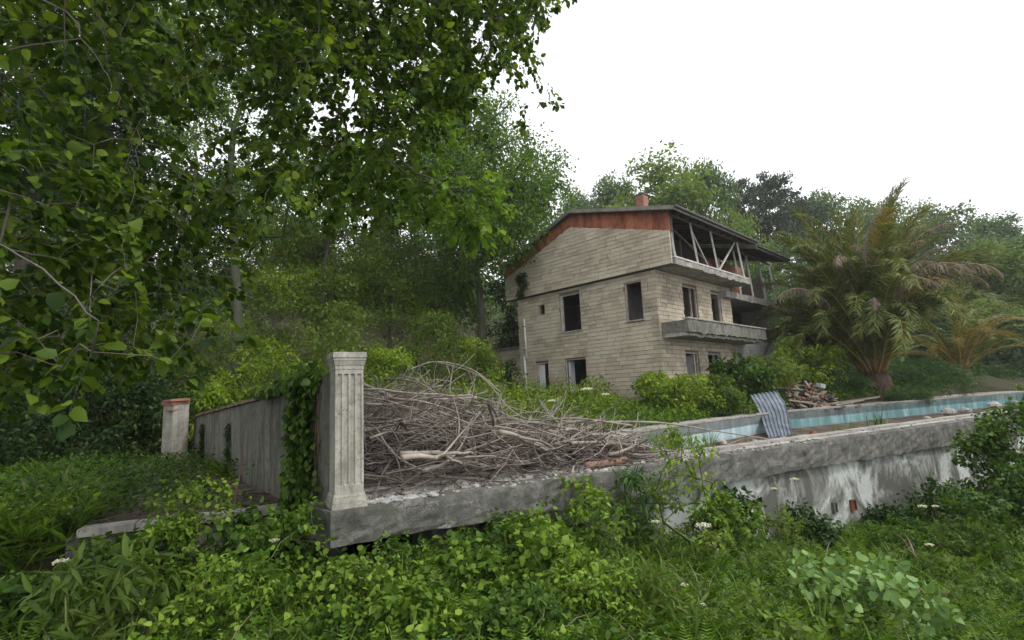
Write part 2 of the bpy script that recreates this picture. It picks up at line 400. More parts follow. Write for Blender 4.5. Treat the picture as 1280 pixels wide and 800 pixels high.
def height(x, y):
    x = np.asarray(x, float); y = np.asarray(y, float)
    t = -(x-A0[0])*U[1] + (y-A0[1])*U[0]
    front = -.92 - .9*ss(-.5, 6, x) + .05*wob(x,y,1.3)
    t2 = -(x+4.53)*.43 + (y-5.95)*.9
    front = front + .66*ss(-.05,.35,t2)*ss(-1.5,-2.6,x)
    hill = 24*(1-np.exp(-.4*np.maximum(0, y-(32+.25*x))/24))
    rear = -.06 + .42*ss(6.3,9.5,t) + .9*ss(7.2,10.5,t)*ss(10,16,x) + hill + .06*wob(x,y,.9,2)
    left = -.26 + .11*np.maximum(0, y-13.5) + .03*wob(x,y,2,1) + hill*.8
    lw = ss(-1.5,-6.5, x-(-.8*(y-14)*0))
    back = rear*(1-lw) + left*lw
    # everything left of the garden wall line is the lower path ground
    wx, wy = WALL1-WALL0; side = (x-WALL0[0])*wy - (y-WALL0[1])*wx      # <0 left of the wall
    behind = np.where(side < 0, 1., 0.)
    h = np.where(t < .95, front, back)
    h = np.where((behind>0) & (y<13.9), front*(1-ss(.0,.3,t2)) + left*ss(0,.3,t2), h)
    return h
def terrain():
    xs = np.concatenate([np.linspace(-170,-26,37)[:-1], np.arange(-26,34,.3), np.linspace(34,170,35)])
    ys = np.concatenate([np.arange(-6,36,.3), np.linspace(36,170,52)])
    X, Y = np.meshgrid(xs, ys); Z = height(X, Y)
    shr = [(-2.6,5.9),(-1.7,5.75),(25.2,21.4),(30.9,32.9),(28.5,32.6),(8.95,20.25),(2.4,14.15),(-1,13.6),(-7.7,13.6),(-8.1,13.4)]
    T_ = -(X-A0[0])*U[1] + (Y-A0[1])*U[0]
    Z = np.where(inside(X, Y, shr) & (T_ > .9), np.minimum(Z, -1.6), Z)
    V = np.stack([X.ravel(), Y.ravel(), Z.ravel()], 1); nx = len(xs); ny = len(ys)
    i = (np.arange(ny-1)[:,None]*nx + np.arange(nx-1)[None]).ravel()
    Q = np.stack([i, i+1, i+nx+1, i+nx], 1)
    link('ground', tri_mesh('ground', V, Q, M['ground'], True), kind='structure')
terrain()
def gz(x, y): return float(height(x, y))

# terrace slab: ring between outer outline and the pool hole
def terrace():
    import bmesh
    bm = bmesh.new()
    for z in (0.0,):
        o = [bm.verts.new((x,y,z)) for x,y in terrace_poly]
        h = [bm.verts.new((x,y,z)) for x,y in pool_poly]
        eo = [bm.edges.new((o[i], o[(i+1)%len(o)])) for i in range(len(o))]
        eh = [bm.edges.new((h[i], h[(i+1)%len(h)])) for i in range(len(h))]
        bmesh.ops.triangle_fill(bm, edges=eo+eh, use_beauty=True)
    r = bmesh.ops.extrude_face_region(bm, geom=bm.faces[:])
    for v in r['geom']:
        if isinstance(v, bmesh.types.BMVert): v.co.z = -.3
    bmesh.ops.recalc_face_normals(bm, faces=bm.faces)
    me = bpy.data.meshes.new('terrace_floor'); bm.to_mesh(me); bm.free(); me.materials.append(M['deck'])
    link('terrace_floor', me, kind='structure')
terrace()

def rough_box(L, D, H, nx, nz, amp, mat, name, parent=None, top_amp=None, seed=1, H_end=None, **k):
    "beam along +x with a broken, uneven face: built on a grid"
    rg = np.random.default_rng(seed); mb = MB(); H_end = H_end or H
    prof = []
    top_amp = amp if top_amp is None else top_amp
    for i in range(nx+1):
        x = L*i/nx; row = []; h = H+(H_end-H)*i/nx
        for j in range(nz+1):           # front face going up
            e = amp*(rg.random()-.5)*(2.2 if j in (0,nz) else 1)
            row.append((x, e if j<nz else abs(e)*1.2, -h+h*j/nz + (top_amp*(rg.random()-.7) if j==nz else 0) + (amp*1.2*(rg.random()-.5) if j==0 else 0)))
        row.append((x, D, 0)); row.append((x, D, -h)); prof.append(row)
    m = nz+3; vs = [v for r in prof for v in r]
    fs = [(i*m+j, (i+1)*m+j, (i+1)*m+(j+1)%m, i*m+(j+1)%m) for i in range(nx) for j in range(m)]
    fs += [tuple(range(m-1,-1,-1)), tuple(range(nx*m, nx*m+m))]
    mb.add(vs, fs); return mb.build(name, mat, parent, **k)

# the rough concrete lip along the terrace front, in four pours end to end
lip = empty('concrete_edge_beam', st(0,0,0), R(30), label='long rough grey concrete lip along the front of the raised terrace', cat='edge beam')
segs = [0, 5.2, 11.4, 18.6, 30.5]
for i in range(4):
    s0, s1 = segs[i], segs[i+1]-.012; hh = lambda s: .335+.011*s
    rough_box(s1-s0, .32, hh(s0), int((s1-s0)/.14), 6, .022, M['concrete_lip'], 'beam_section', lip, .02, 3+i, hh(s1), loc=(s0, -.035 if i%2 else -.03, .012), rot=(0,0,0))
# its left return, running back under the pillar
vx, vy = WALL1-WALL0; wl = math.hypot(vx,vy); wang = math.atan2(vy,vx)
mb = MB(); mb.prism([st(0,-.034)[:2],st(.0,.3)[:2],(-2.22,6.2),(-2.42,6.1),(-2.2,5.69)], -.35, .011); mb.build('beam_end', M['concrete_lip'], None)
bpy.data.objects['beam_end'].parent = lip; bpy.data.objects['beam_end'].matrix_parent_inverse = (Matrix.Translation(st(0,0,0)) @ Matrix.Rotation(R(30),4,'Z')).inverted()

# stained retaining wall below the lip
rw = empty('retaining_wall', st(0,0,0), R(30), label='white plastered retaining wall with grey stains under the concrete lip', cat='retaining wall')
mb = MB(); nseg = 60
rows = []
rg = np.random.default_rng(5)
for i in range(nseg+1):
    s = 1.1+29.2*i/nseg; rec = .55-.46*float(ss(1,7,s))
    rows.append([(s, rec+.012*rg.normal(), -2.3+(.6*k)) for k in range(4)] + [(s, rec, -.325-.011*s-.0), (s, .95, -.33-.01*s), (s,.95,-2.3)])
m_ = 7; mb.add([v for r in rows for v in r], [(i*m_+j,(i+1)*m_+j,(i+1)*m_+(j+1)%m_,i*m_+(j+1)%m_) for i in range(nseg) for j in range(m_)] + [tuple(range(6,-1,-1)), tuple(range(nseg*m_,nseg*m_+7))])
mb.build('wall_body', M['retaining'], rw)
for k,(px,py,w,h) in enumerate([(1065,631,.17,.2),(1042,634,.12,.19),(1161,619,.13,.14)]):
    # rusty recessed drain boxes
    d = CM @ Vector((px-640,400-py,-FPX)); n = Vector((W[0],W[1],0)); p0 = st(0,.09)
    q = Vector((0,0,CAM_H)); hit = q + d*((p0-q).dot(n)/d.dot(n)); s = (hit.x-A0[0])*U[0]+(hit.y-A0[1])*U[1]
    z = hit.z; mb = MB(); f = .016
    for a,b in (((s-w/2,.045,z-h/2),(s+w/2,.12,z-h/2+f)),((s-w/2,.045,z+h/2-f),(s+w/2,.12,z+h/2)),((s-w/2,.045,z-h/2+f),(s-w/2+f,.12,z+h/2-f)),((s+w/2-f,.045,z-h/2+f),(s+w/2,.12,z+h/2-f)),((s-w/2+f,.075,z-h/2+f),(s+w/2-f,.12,z+h/2-f))): mb.box(a,b)
    mb.build('drain_box', M['rust'] if k==0 else M['concrete_lip'], rw)

# swimming pool basin
pool = empty('swimming_pool', (0,0,0), 0, label='empty derelict swimming pool lined with pale blue and teal mosaic', cat='swimming pool')
def wall_strip(p, q, z0, z1, th, mat, name, parent, **k):
    p = Vector((p[0],p[1],0)); q = Vector((q[0],q[1],0)); d = (q-p).normalized(); n = Vector((-d.y,d.x,0))*th
    mb = MB(); mb.prism([p[:2], q[:2], (q+n)[:2], (p+n)[:2]], z0, z1); return mb.build(name, mat, parent, **k)
pp = [Vector((x,y)) for x,y in pool_poly]
wall_strip(pp[4], pp[3], -.9, -.045, .14, M['pool_tile'], 'basin_wall', pool)
wall_strip(pp[3], pp[2], -.9, -.045, .14, M['pool_tile_teal'], 'basin_wall', pool)
wall_strip(pp[0], pp[4], -.9, -.045, -.0001+.14, M['pool_tile'], 'basin_wall', pool)
wall_strip(pp[1], pp[0], -.9, -.045, .14, M['pool_tile_teal'], 'basin_wall', pool)
mb = MB(); mb.prism(pool_poly, -.8, -.64); mb.build('pool_floor', M['dirt'], pool)
# coping slabs along the far rim and the raised near kerb
def slabs(p, q, w, h, L, mat, name, parent, off=0, jitter=.015, z=.0, side=1):
    p = Vector((p[0],p[1],0)); q = Vector((q[0],q[1],0)); d = (q-p); n = max(1,round(d.length/L)); u = d.normalized(); me = None
    ang = math.atan2(u.y,u.x); LL = d.length/n
    mb = MB(); mb.box((.006,-w/2 if side==0 else (off if side>0 else -off-w),0),(LL-.006,w/2 if side==0 else (off+w if side>0 else -off),h)); me = mb.mesh(name, mat)
    for i in range(n):
        link(name, me, parent, loc=p+u*(LL*i)+Vector((0,0,z+random.uniform(-jitter,jitter)*.5)), rot=(random.uniform(-.012,.012),random.uniform(-.006,.006),ang+random.uniform(-.006,.006)))
slabs(RIM[0], RIM[1], .38, .05, .9, M['slab'], 'coping_slab', pool, -.03, z=-.004)
slabs(RIM[1], RIM[2], .38, .05, .9, M['slab'], 'coping_slab', pool, -.03, z=-.004)
slabs(near_a, near_b, .22, .045, 1.1, M['slab'], 'coping_slab', pool, -.02, z=-.003, side=-1)

# ------------------------------------------------------------------ garden wall, pillar, far post, path
gw = empty('garden_wall', (WALL0[0],WALL0[1],0), wang, label='long grey drip-stained garden wall running back from the fluted pillar', cat='garden wall')
ztop = lambda l: 1.38-.045*max(0,l-0)
mb = MB(); nL = 40; rows = []; rg = np.random.default_rng(9); Lw = wl
for i in range(nL+1):
    l = .1+(Lw-.1)*i/nL; zt = 1.36 - .43*(max(0,l-.3)/9.8)
    rows.append([(l, .0, -.6), (l, .01*rg.normal(), .1), (l, .01*rg.normal(), zt*.6), (l, 0, zt-.06), (l,-.22,zt-.06), (l,-.22,-.6)])
m_=6; mb.add([v for r in rows for v in r], [(i*m_+j,(i+1)*m_+j,(i+1)*m_+(j+1)%m_,i*m_+(j+1)%m_) for i in range(nL) for j in range(m_)] + [tuple(range(5,-1,-1)), tuple(range(nL*m_,nL*m_+6))])
mb.build('wall_body', M['garden_wall'], gw)
mb = MB(); mb.box((.004,-.27,-.0),(.38,.05,.045)); cme = mb.mesh('coping_tile', M['coping'])
n = 25
for i in range(n):
    l = .45+(Lw-.6)*i/n; zt = 1.36-.43*(max(0,l-.3)/9.8)
    link('coping_tile', cme, gw, loc=(l, random.uniform(-.012,.012), zt-.056), rot=(random.uniform(-.04,.04), math.atan(.0439)+random.uniform(-.02,.02), random.uniform(-.02,.02)), scale=(1,1,random.uniform(.9,1.2)))

pil = empty('fluted_pillar', st(.2,.185), 0, label='pale fluted concrete pillar with moulded capital at the terrace corner', cat='pillar')
fa = R(30)                                             # the front face turns slightly
du = Vector((math.cos(fa), math.sin(fa), 0)); dv = Vector((W[0],W[1],0))
def skew(x, y, z): v = du*x + dv*y; return (v.x, v.y, z)
def ring_prism(mb, w0, w1, d0, d1, z0, z1, y0=0):
    pts0 = [skew(-w0,-d0+y0,z0), skew(w0,-d0+y0,z0), skew(w0,d0+y0,z0), skew(-w0,d0+y0,z0)]
    pts1 = [skew(-w1,-d1+y0,z1), skew(w1,-d1+y0,z1), skew(w1,d1+y0,z1), skew(-w1,d1+y0,z1)]
    mb.add(pts0+pts1, [(3,2,1,0),(4,5,6,7),(0,1,5,4),(1,2,6,5),(2,3,7,6),(3,0,4,7)])
mb = MB(); ring_prism(mb,.178,.178,.178,.178,0.012,.07); ring_prism(mb,.171,.166,.171,.166,.072,.125); ring_prism(mb,.163,.152,.163,.152,.127,.16)
mb.build('plinth', M['column'], pil)
def flute_shaft():
    mb = MB(); hw = .146; nf = 4; prof = []
    fl = .048; gap = (2*hw - nf*fl)/(nf+1)
    def side_pts(z):
        pts = []
        x = -hw
        for k in range(nf):
            x += gap; pts.append((x, 0))
            for a in (30,60,90,120,150): pts.append((x+fl/2-math.cos(R(a))*fl/2, math.sin(R(a))*.022))
            x += fl; pts.append((x,0))
        return pts
    depth = .146
    def loop(z, g=1.0):
        p = [(-hw,0)] + [(x,y*g) for x,y in side_pts(z)] + [(hw,0)]
        l = [skew(x, -depth+y, z) for x,y in p]
        rr = [(x,y) for x,y in p][1:-1]
        l += [skew(hw-y, -depth+(x+hw), z) for x,y in rr] + [skew(hw, depth, z), skew(-hw, depth, z)]
        return l
    zs = [(.162,0),(.24,0),(.25,1),(1.38,1),(1.39,0),(1.435,0)]
    Ls = [loop(z,g) for z,g in zs]; m = len(Ls[0])
    vs = [v for l in Ls for v in l]
    fs = [(i*m+j, i*m+(j+1)%m, (i+1)*m+(j+1)%m, (i+1)*m+j) for i in range(len(Ls)-1) for j in range(m)] + [tuple(range(m-1,-1,-1)), tuple(range((len(Ls)-1)*m, len(Ls)*m))]
    return mb.add(vs, fs)
flute_shaft().build('shaft', M['column'], pil)
mb = MB(); ring_prism(mb,.15,.15,.15,.15,1.437,1.475); ring_prism(mb,.153,.167,.153,.167,1.477,1.53); ring_prism(mb,.17,.17,.17,.17,1.532,1.56); ring_prism(mb,.178,.174,.178,.174,1.562,1.62)
mb.build('capital', M['column'], pil)
# plain rear pier between pillar and garden wall
mb = MB(); q0 = Vector((-1.93,5.50)); wdv = Vector((vx,vy)).normalized(); nv = Vector((wdv.y,-wdv.x))
pc = st(.2,.185); b0, b1 = st(.06,.335), st(.335,.335)
P = [(b0.x,b0.y), (b1.x,b1.y), (b1.x+wdv.x*.3,b1.y+wdv.y*.3), (b0.x+wdv.x*.34,b0.y+wdv.y*.34)]
P = [(x-pc.x,y-pc.y) for x,y in P]
mb.prism(P, .014, 1.40); mb.build('rear_pier', M['garden_wall'], pil)

post = empty('brick_post', tuple(at(217,585,13.1).xy)+(-.4,), R(-25), label='short grey rendered post topped with broken red tiles beside the dark hedge', cat='post')
mb = MB(); mb.box((-.19,-.2,0),(.19,.2,1.62)); mb.build('post_body', M['column'], post)
mb = MB(); mb.box((-.2,-.23,0),(.2,.22,.06)); tme = mb.mesh('cap_tile', M['terracotta'])
for x,y,z,r in ((.0,0,1.625,.05),(.06,-.02,1.69,-.12),(.08,.0,1.47,.2)):
    link('cap_tile', tme, post, loc=(x,y-.02 if z>1.5 else -.12,z), rot=(random.uniform(-.06,.06),random.uniform(-.05,.05),r), scale=(1,1,1) if z>1.5 else (.6,.62,.7))

# back wall seen over the brush
bwl = empty('low_back_wall', (0,0,0), 0, label='low grey concrete wall behind the brushwood heap', cat='wall')
mb = MB(); mb.prism([(-4.6,13.2),(-1.35,13.25),(-1.35,13.45),(-4.6,13.4)], -.1, 1.0); mb.build('wall_body', M['garden_wall'], bwl)
mb = MB(); mb.prism([(-4.7,13.12),(-1.28,13.17),(-1.28,13.53),(-4.7,13.48)], 1.003, 1.13); mb.build('wall_cap', M['concrete'], bwl)

# lower path floor left of the garden wall, on a stone edge
mb = MB(); mb.prism([(-4.75,5.86),(-2.86,6.74),(-3.05,7.05),(-8.35,13.6),(-9.4,13.0),(-8.8,10.5),(-6.6,8.6),(-5.5,7.1)], -.27, -.155)
mb.build('path_floor', M['dirt'], kind='structure')
edge = empty('path_edging', (-4.78,5.84,-.155), math.atan2(.88,1.89), label='grey stone edging slabs along the front of the lower path', cat='edging')
mb = MB(); mb.box((.006,-.05,-.07),(.515,.2,.012)); eme = mb.mesh('edging_slab', M['slab'])
for i in range(4): link('edging_slab', eme, edge, loc=(i*.522,random.uniform(-.015,.015),.0), rot=(random.uniform(-.02,.02),random.uniform(-.01,.01),random.uniform(-.02,.02)))
foot = empty('stone_footing', (-4.78,5.84,-.6), math.atan2(.88,1.89), label='rough stone footing below the lower path edging', cat='stone footing')
for r in range(3):
    x = -.1
    while x < 2.05:
        w = random.uniform(.16,.34); mb = MB(); mb.box((x+.008,.03+random.uniform(-.02,.02),r*.125+.005),(x+w-.008,.3,r*.125+.118)); mb.build('stone', M['concrete_lip'], foot); x += w

# ------------------------------------------------------------------ house
HO = Vector((5.97, 21.0, .3)); HA = math.atan2(.698, .716)
house = empty('derelict_house', HO, HA, label='derelict stone-clad house with red gable band and open top verandah', cat='house')
Z0 = -.3                                            # measured heights -> local
def hb(name, mat, a, b, parent=house, **k):
    mb = MB(); mb.box(a, b); return mb.build(name, mat, parent, **k)
TH = .3
def wall_panel(name, axis, pos, u0, u1, z0, z1, holes, top=None, thick=TH, mat='mortar'):
    "axis 'x': plane x=pos facing -x, u=y.  axis 'y': plane y=pos facing -y, u=x.  top(u) clips the upper edge"
    us = sorted({u0,u1,*[h[0] for h in holes],*[h[1] for h in holes]}); zs = sorted({z0,z1,*[h[2] for h in holes],*[h[3] for h in holes]})
    us = [u for u in us if u0<=u<=u1]; zs = [z for z in zs if z0<=z<=z1]; mb = MB()
    for i in range(len(us)-1):
        for j in range(len(zs)-1):
            uc, zc = (us[i]+us[i+1])/2, (zs[j]+zs[j+1])/2
            if any(h[0]<uc<h[1] and h[2]<zc<h[3] for h in holes): continue
            lo = lambda u,z: (pos,u,z) if axis=='x' else (u,pos,z)
            if axis=='x': mb.box((pos,us[i],zs[j]),(pos+thick,us[i+1],zs[j+1]))
            else: mb.box((us[i],pos,zs[j]),(us[i+1],pos+thick,zs[j+1]))
    return mb.build(name, M[mat], house)
# openings (u0,u1,z0,z1), heights in the world minus the house base
g_holes = [(6.12,6.95,.15,2.3), (3.82,5.07,.15,2.33), (6.17,6.6,4.66,5.2), (3.95,5.2,3.63,5.4), (.65,1.5,3.68,5.35)]
s_holes = [(1.9,3.12,.2,2.3), (4.0,5.3,.2,2.3), (2.15,3.5,3.7,5.28), (4.9,5.95,3.76,5.25)]
GW = wall_panel('gable_wall', 'x', 0, .0, 8.05, -.6, 5.67, g_holes)
SW = wall_panel('side_wall', 'y', 0, TH, 7.1, -.6, 5.67, s_holes)
top_l, top_r, top_p = (8.65,6.86), (-.92,7.05), (4.1,8.52)
def topz(y): return top_p[1] + (top_l[1]-top_p[1])*(y-top_p[0])/(top_l[0]-top_p[0]) if y > top_p[0] else top_p[1] + (top_r[1]-top_p[1])*(top_p[0]-y)/(top_p[0]-top_r[0])
def yz_prism(pts, x0, x1):
    n = len(pts); mb = MB()
    mb.add([(x0,y,z) for y,z in pts]+[(x1,y,z) for y,z in pts], [tuple(range(n)), tuple(range(2*n-1,n-1,-1))]+[(i,n+i,n+(i+1)%n,(i+1)%n) for i in range(n)]); return mb
UW = yz_prism([(-.92,5.68),(8.65,5.68),top_l,top_p,top_r], -.25, .12).build('upper_gable_wall', M['mortar'], house)
# stone facing: single blocks laid in courses
blocks = []
def course(wall, axis, pos, u0, u1, z0, z1, holes, h=.175, topf=None, proud=.045):
    z = z0; row = 0
    while z < z1-.05:
        zt = min(z+h, z1); u = u0 - (random.random()*.3)
        while u < u1-.02:
            L = random.choice((.38,.45,.52,.6,.7)); a, b = max(u,u0), min(u+L,u1); u += L
            if topf and b-a > .06 and min(topf(a),topf(b)) < zt:
                a, b = a+.006, b-.006; pts = []; m_ = 8
                for i in range(m_+1):
                    y = a+(b-a)*i/m_; pts.append((y, min(zt-.007, topf(y)-.01)))
                pts = [p for p in pts if p[1] > z+.02]
                if len(pts) > 1:
                    o = yz_prism([(pts[0][0],z+.007)]+pts+[(pts[-1][0],z+.007)], pos-proud+random.uniform(-.01,.01), pos+.02).build('stone_block', M['stone_block'], wall)
                continue
            segs_ = [(a,b)]
            for q in holes:
                if q[2] < zt-.03 and q[3] > z+.03:
                    nn = []
                    for (c,d) in segs_:
                        if d <= q[0] or c >= q[1]: nn.append((c,d)); continue
                        if c < q[0]: nn.append((c,q[0]))
                        if d > q[1]: nn.append((q[1],d))
                    segs_ = nn
            for c,d in segs_:
                if d-c > .06: blocks.append((wall, axis, pos, c+.006, d-.006, z+.007, zt-.007, proud))
        z += h; row += 1
course(GW, 'x', 0, -.04, 8.05, .1, 5.66, g_holes)
course(SW, 'y', 0, 0.02, 7.1, .1, 5.66, s_holes)
course(UW, 'x', -.25, -.95, 8.65, 5.69, 8.5, [], topf=topz)
# white lower wall further along and the annex
s2_holes = [(9.0,9.9,.9,2.0)]
LW = wall_panel('lower_side_wall', 'y', .02, 7.1, 14.4, -.6, 3.08, s2_holes)
unit = MB().box((-.5,-.5,-.5),(.5,.5,.5))
unit.v = [(x*(.97 if z>0 else 1), y, z*(1 if abs(x)<2 else 1)) for x,y,z in unit.v]
umesh = unit.mesh('stone_block', M['stone_block'])
wmesh = umesh.copy(); wmesh.materials[0] = M['stone_white']
hwm = Matrix.Translation(HO) @ Matrix.Rotation(HA,4,'Z')
def blk_mat(b):
    w,ax,pos,c,d,z0,z1,pr = b; t = pr + random.uniform(-.012,.014); dep = t+.05
    if ax=='x': ctr = (pos-t+dep/2,(c+d)/2,(z0+z1)/2); sc = (dep,d-c,z1-z0)
    else: ctr = ((c+d)/2,pos-t+dep/2,(z0+z1)/2); sc = (d-c,dep,z1-z0)
    return ctr, sc
def lay(blks, mesh, mat, limit):
    order = sorted(blks, key=lambda b: -((b[4]-b[3])/((hwm @ Vector(blk_mat(b)[0])).length)))
    rest = MB()
    for i,b in enumerate(order):
        ctr, sc = blk_mat(b); rz = random.uniform(-.012,.012)
        if i < limit: link('stone_block', mesh, b[0], loc=ctr, rot=(0,0,rz), scale=sc)
        else:
            Mx = Matrix.Translation(ctr) @ Matrix.Rotation(rz,4,'Z') @ Matrix.Diagonal((*sc,1)); rest.box((-.5,-.5,-.5),(.5,.5,.5),Mx)
    if rest.v: rest.build('stone_facing', mat, house, kind='stuff')
lay(blocks, umesh, M['stone_block'], 270)
blocks = []; course(LW, 'y', .02, 7.12, 14.4, .1, 3.06, s2_holes); lay(blocks, wmesh, M['stone_white'], 25)
hb('corner_stones', M['mortar'], (.0,-.0,-.6),(.298,.3,5.66))
# red board band following the roof
def band(y0,y1,n):
    pts_lo = []; pts_hi = []
    for i in range(n+1):
        y = y0+(y1-y0)*i/n; pts_lo.append((y, topz(y))); pts_hi.append((y, roofz(y)-.1))
    return pts_lo + pts_hi[::-1]
rp, rl, rr_ = (3.9,9.25), (8.75,7.5), (-1.35,7.9)
def roofz(y): return rp[1]+(rl[1]-rp[1])*(y-rp[0])/(rl[0]-rp[0]) if y > rp[0] else rp[1]+(rr_[1]-rp[1])*(rp[0]-y)/(rp[0]-rr_[0])
ys_ = np.linspace(-.95, 8.62, 39)
for i in range(38):
    y0,y1 = ys_[i]+.004, ys_[i+1]-.004
    pts = [(y0,topz(y0)+.002),(y1,topz(y1)+.002),(y1,roofz(y1)-.09),(y0,roofz(y0)-.09)]
    yz_prism(pts, -.235+random.uniform(-.012,.012), -.14).build('red_board', M['red_board'], house)
yz_prism([(-.95,topz(-.95)),(4.1,topz(4.1)+.01),(8.6,topz(8.6)),(8.6,roofz(8.6)-.1),(3.9,roofz(3.9)-.1),(-.95,roofz(-.95)-.1)], -.135, .05).build('gable_backing', M['soffit'], house)
# roofs: corrugated sheets, rafters, fascias
def roof(x0, x1, drop, name):
    hs_ = []
    for side,(ye,ze) in (('l',rl),('r',rr_)):
        (ya,za) = rp; n = int((x1-x0)/.085); V = []; T = []
        ysn = 14
        for i in range(n+1):
            x = x0+(x1-x0)*i/n; c = .022*(i%2)
            for j in range(ysn+1):
                f = j/ysn; step = .012*(1-(f*5%1))
                V.append((x, ya+(ye-ya)*f, za+(ze-za)*f-drop+c+step))
        m = ysn+1; nb = len(V)
        V += [(x,y,z-.05) for x,y,z in V]
        T = [(i*m+j,(i+1)*m+j,(i+1)*m+j+1,i*m+j+1) for i in range(n) for j in range(ysn)]
        T += [(nb+a,nb+d,nb+c_,nb+b) for a,b,c_,d in T]
        T += [(i*m+ysn,(i+1)*m+ysn,nb+(i+1)*m+ysn,nb+i*m+ysn) for i in range(n)]
        T += [(j+1,j,nb+j,nb+j+1) for j in range(ysn)] + [(n*m+j,n*m+j+1,nb+n*m+j+1,nb+n*m+j) for j in range(ysn)]
        hs_.append(tri_mesh('roof_sheet', V, T, M['roof_sheet']))
    for me in hs_: link('roof', me, house)
    # rafters under both slopes
    for side,(ye,ze) in (('l',rl),('r',rr_)):
        dy, dz = ye-rp[0], ze-rp[1]; L = math.hypot(dy,dz); mb = MB(); mb.box((-.035,0,-.06),(.035,L-.02,.06)); me = mb.mesh('rafter', M['soffit'])
        n = int((x1-x0)/.7)
        for i in range(n+1):
            x = x0+.06+(x1-x0-.12)*i/n
            ang = math.atan2(dz, abs(dy)); o = link('rafter', me, house, loc=(x, rp[0], rp[1]-drop-.125), rot=(ang,0,0) if dy>0 else (-ang,0,0), scale=(1,1 if dy>0 else -1,1))
    for (ye,ze) in (rl,rr_):                                     # barge boards on the gable
        dy, dz = ye-rp[0], ze-rp[1]; L = math.hypot(dy,dz); ang = math.atan2(dz, abs(dy))
        mb = MB(); mb.box((-.03,.006,-.16),(.0,L+.02,.0)); mb.build('barge_board', M['fascia'], house, loc=(x0-.004, rp[0], rp[1]-drop+.01), rot=(ang if dy>0 else -ang,0,0), scale=(1,1 if dy>0 else -1,1))
    for (ye,ze),s in ((rl,1),(rr_,-1)):
        mb = MB(); mb.box((x0,ye+(0 if s>0 else -.03),ze-drop-.17),(x1,ye+(.03 if s>0 else 0),ze-drop-.02)); mb.build('fascia_board', M['fascia'], house)
        mb = MB(); mb.tube([(x0,ye+s*.08,ze-drop-.03),(x1,ye+s*.08,ze-drop-.05)], .06, 8); mb.build('gutter', M['roof_sheet'], house)
roof(-.55, 7.7, 0, 'a'); roof(7.72, 12.3, .22, 'b')
# chimney
for k in range(9):
    for q in range(2):
        mb = MB()
        if k%2: mb.box((2.8+q*.2+.004,1.88,8.62+k*.18),(3.0+q*.2-.004,2.32,8.62+k*.18+.17))
        else: mb.box((2.8,1.88+q*.22+.004,8.62+k*.18),(3.2,2.1+q*.22-.004,8.62+k*.18+.17))
        mb.build('brick', M['terracotta'], house)
hb('chimney_core', M['mortar'], (2.82,1.9,7.6),(3.18,2.3,10.22)); hb('chimney_cap', M['concrete'], (2.76,1.84,10.245),(3.24,2.36,10.3))
# floors and inner walls
hb('floor_slab', M['interior'], (.32,.32,3.0),(13.0,8.4,3.2)); hb('floor_slab', M['interior'], (.15,.02,5.70),(7.0,8.6,5.88)); hb('floor_slab', M['interior'], (.3,.3,-.2),(13,8,.02))
hb('back_wall', M['interior'], (.3,7.75,-.5),(13.0,8.05,6.9)); hb('far_wall', M['interior'], (12.7,.3,-.5),(13.0,7.74,7.0))
for x,y0,y1,z0,z1 in ((3.6,.35,7.7,.02,2.98),(4.2,.35,7.7,3.22,5.68),(9,1.6,7.7,3.22,5.4)): hb('inner_wall', M['interior'], (x,y0,z0),(x+.14,y1,z1))
for y,x0,x1,z0,z1 in ((3.4,.32,3.58,.02,2.98),(2.5,.32,4.18,3.22,5.68)): hb('inner_wall', M['interior'], (x0,y,z0),(x1,y+.12,z1))
# verandah
def ver_slab(x0,x1,y0,y1,z0,z1,mat,name,n=40,amp=.02):
    rg = np.random.default_rng(int(x0*10)+3); mb = MB(); rows = []
    for i in range(n+1):
        x = x0+(x1-x0)*i/n; e = amp*rg.normal(size=4)
        rows.append([(x,y0+e[0],z0+e[1]),(x,y0+e[2],z1+e[3]*.6),(x,y1,z1),(x,y1,z0)])
    mb.add([v for r in rows for v in r], [(i*4+j,(i+1)*4+j,(i+1)*4+(j+1)%4,i*4+(j+1)%4) for i in range(n) for j in range(4)]+[(3,2,1,0),(n*4,n*4+1,n*4+2,n*4+3)])
    return mb.build(name, M[mat], house)
ver_slab(-.18,7.25,-1.03,-.0,5.68,5.93,'slab','verandah_floor')
ver_slab(5.9,13.2,-.32,1.6,5.08,5.4,'slab','verandah_floor')
hb('verandah_curb', M['white_wood'], (-.15,-1.045,5.935),(7.2,-.94,6.0))
hb('verandah_end_wall', M['mortar'], (-.12,-.9,5.94),(.0,-.02,7.0))
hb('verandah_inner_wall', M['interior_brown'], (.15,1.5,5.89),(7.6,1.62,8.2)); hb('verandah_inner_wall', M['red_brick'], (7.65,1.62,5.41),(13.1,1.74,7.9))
for (x,z) in ((8.8,6.0),(10.6,6.0)): hb('inner_opening', M['frame'], (x,1.58,z),(x+.7,1.615,z+1.0)); hb('inner_pane', M['roof_sheet'], (x+.06,1.565,z+.06),(x+.64,1.577,z+.94))
def beam(name, mat, p, q, w=.09, parent=house):
    p, q = Vector(p), Vector(q); d = q-p; mb = MB(); mb.box((-w/2,-w/2,0),(w/2,w/2,d.length)); me = mb.mesh(name, M[mat])
    return link(name, me, parent, loc=p, rot=d.to_track_quat('Z','Y').to_euler())
py_ = -.97
for x in (.02,1.95,3.87,6.75): beam('verandah_post', 'white_wood', (x,py_,5.95), (x-.1,py_+.16,7.86), .08)
for x in (8.0,9.6,11.3,12.9): beam('verandah_post', 'white_wood', (x,-.22,5.41), (x-.1,-.1,7.72), .09)
beam('verandah_plate', 'fascia', (-.4,-.82,7.88), (7.6,-.82,7.86), .12); beam('verandah_plate', 'fascia', (7.7,-.14,7.78), (13.1,-.14,7.76), .12)
